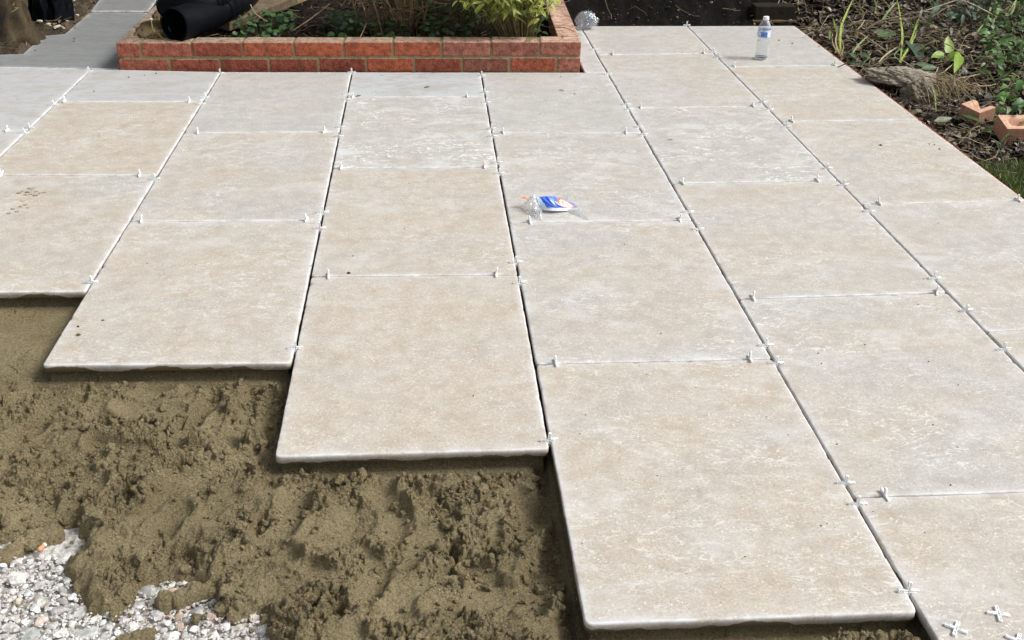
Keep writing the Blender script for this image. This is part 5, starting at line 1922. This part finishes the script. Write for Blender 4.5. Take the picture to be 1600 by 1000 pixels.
ivy('trailing_plant', 1500, 1570, 0, 30, 150, 'lance leaved plant hanging over the bank at the top edge', 31, .055, (.055, .085, .05), .16, .34)
ivy('trailing_plant', 1535, 1640, 30, 90, 260, 'dense small leaved green plant at the right edge', 32, .042, (.085, .16, .045), .12, .5)
ivy('trailing_plant', 1565, 1640, 95, 165, 120, 'bushy green weed behind the terracotta bricks', 33, .045, (.08, .16, .035), .12, .6, heart)
ivy('trailing_plant', 1455, 1520, 12, 44, 46, 'drooping dark narrow leaves on the shaded bank', 34, .065, (.05, .085, .045), .12, .30)
ivy('trailing_plant', 1585, 1680, -30, 40, 160, 'dark leafy plant in the top right corner', 35, .050, (.07, .12, .04), .22, .45)


def tangle():
    r = np.random.default_rng(91)
    ac = Acc()
    n = 0
    while n < 420:
        x, y = r.uniform(2.0, 4.2), r.uniform(3.9, 6.9)
        dx = x - FX(y)
        if not (.06 < dx < 2.0) or (y > YB(x) and x < 2.2): continue
        if r.random() > .35 + .65 * min(1, dx) * (.4 + .6 * (y > 4.6)): continue
        n += 1
        b = np.array([x, y, float(z_bed(np.array([x]), np.array([y]))[0])])
        L = r.uniform(.06, .34); th = r.uniform(0, 2 * np.pi); up = r.uniform(-.05, .8) * (1 if r.random() < .6 else .25)
        e = b + np.array([math.cos(th) * L, math.sin(th) * L, up * L * .7])
        m = (b + e) / 2 + np.array([r.normal(0, .02), r.normal(0, .02), .02 + .15 * L])
        if r.random() < .28:
            P = bez([b, m, e], 5); k = len(P)
            T = np.gradient(P, axis=0); sd = np.cross(T, CD); sd /= np.linalg.norm(sd, axis=1)[:, None] + 1e-9
            wv = r.uniform(.0018, .0045) * np.sin(np.linspace(.3, 3.0, k))[:, None]
            V = np.stack([P - sd * wv, P + [0, 0, .001], P + sd * wv], 1).reshape(-1, 3)
            col = np.array([(.12, .20, .05), (.20, .28, .07), (.30, .27, .13), (.07, .12, .04)][r.integers(0, 4)])
            ac.add(V, grid_faces(k, 3), col * r.uniform(.6, 1.2))
        else:
            V, F = tube(bez([b, m, e], 5), r.uniform(.0007, .0022), 4, False)
            ac.add(V, F, np.array(TWIG[r.integers(0, len(TWIG))]) * r.uniform(.5, 1.2))
    tag(ac.build('tangled_stems', M_LITTER), 'tangle of dry stems and thin weeds over the right bed', 'undergrowth', kind='stuff')


tangle()


def dry_stem():
    root_p = G(1352, 46, .03)
    root = empty('dry_stem', tuple(root_p))
    tag(root, 'long pale bent dry stem arching across the dark bank', 'stem')
    st = Acc()
    Q = lambda u, v, z: G(u, v, z) - root_p
    for pts, rr, col in (([(1352, 46, .03), (1375, 33, .08), (1405, 26, .12), (1420, 22, .14), (1445, 17, .17), (1490, 2, .22), (1505, 1, .23), (1530, 12, .20), (1555, 25, .15)], .0042, (.50, .42, .31)),
                         ([(1505, 1, .23), (1514, 12, .18), (1517, 33, .10)], .0022, (.38, .31, .23)), ([(1443, 18, .17), (1460, 20, .13), (1470, 30, .09)], .002, (.38, .31, .23)),
                         ([(1410, 28, .12), (1416, 34, .09), (1421, 44, .06)], .0025, (.45, .38, .28)), ([(1412, 27, .12), (1420, 36, .09), (1424, 43, .06)], .002, (.45, .38, .28))):
        P = bez([Q(*p) for p in pts], 6); V, F = tube(P, np.linspace(rr, rr * .7, len(P)), 7); st.add(V, F, col)
    st.build('stalk', M_WOOD, root)
    V, F = blade(.05, .013, lance, 8, .1, .2)
    R = orient((-.05, 0, -1), (0, -1, 0))
    Acc().add(V @ R.T + Q(1441, 13, .185), F, (.72, .72, .70)).build('white_husk', M_LITTER, root)


dry_stem()


def straw_clump():
    r = np.random.default_rng(44)
    g = G(1462, 140, -.0)
    root = empty('straw_clump', (g[0], g[1], .0))
    tag(root, 'clump of pale drooping straw beside the jutting rock', 'dry grass')
    ac = Acc()
    for i in range(150):
        b = np.array([r.normal(0, .05), r.normal(.02, .04), .035 + r.uniform(0, .02)])
        th = r.uniform(-1.9, .8); L = r.uniform(.05, .15)
        e = b + np.array([math.cos(th) * L, math.sin(th) * L, -.03 - r.uniform(0, .03)])
        m = (b + e) / 2 + [0, 0, r.uniform(.01, .035)]
        V, F = tube(bez([b, m, e], 4), r.uniform(.0007, .0017), 4, False)
        ac.add(V, F, np.array([.42, .33, .20]) * r.uniform(.4, 1.25))
    ac.build('straws', M_LITTER, root)


straw_clump()
for (pts, rr, lb) in (([(1475, 112, .04), (1490, 100, .05), (1498, 97, .055)], .003, 'short pale broken stick below the yellow green leaves'),
                      ([(1490, 123, .03), (1512, 120, .035), (1534, 115, .04)], .0032, 'pale straight stick in the litter right of centre'),
                      ([(1524, 135, .03), (1545, 134, .035), (1556, 131, .04)], .003, 'short tan stick above the terracotta bricks'),
                      ([(1458, 121, .03), (1463, 112, .05), (1466, 105, .06)], .003, 'upright broken tan stick beside the withered leaf'),
                      ([(1340, 50, .03), (1365, 65, .04), (1392, 86, .03)], .0026, 'long thin tan stick slanting down between the grass clumps'),
                      ([(1334, 91, .0), (1345, 96, .0)], .004, 'stubby white wood splinter near the paving edge')):
    strand('dead_stick', pts, rr, (.46, .36, .23), lb, 'stick')


# ------------------------------------------------------------------ hedge behind the bank, unseen, added to shade the back
def shade_hedge():
    r = np.random.default_rng(77)
    root = empty('shade_hedge', (1.2, 7.9, 0))
    tag(root, 'dense dark green foliage added out of view to shade planter and bank', 'shade_hedge')
    n = 14000
    x = r.uniform(-5.2, 5.2, n); z = r.uniform(.45, 2.8, n); y = r.normal(0, .22, n) + .05 * np.sin(x * 5)
    T, F = blade(1, .6, lance, 4, .2, .2)
    ac = Acc()
    scatter(ac, T, F, np.c_[x - 1.2, y, z], rot_rand(n, None, r), r.uniform(.06, .13, n), np.array([.035, .06, .025]) * r.uniform(.4, 1.6, (n, 1)))
    ac.build('foliage', M_LEAF, root)
    st = Acc()
    for i in range(26):
        a = -5 + i * .4 - 1.2
        P = bez([(a, 0, .0), (a + r.normal(0, .1), r.normal(0, .05), .9), (a + r.normal(0, .2), r.normal(0, .1), 2.2)], 6)
        V, F2 = tube(P, np.linspace(.03, .01, len(P)), 7, False); st.add(V, F2, (.12, .09, .06))
    st.build('trunks', M_WOOD, root)


shade_hedge()
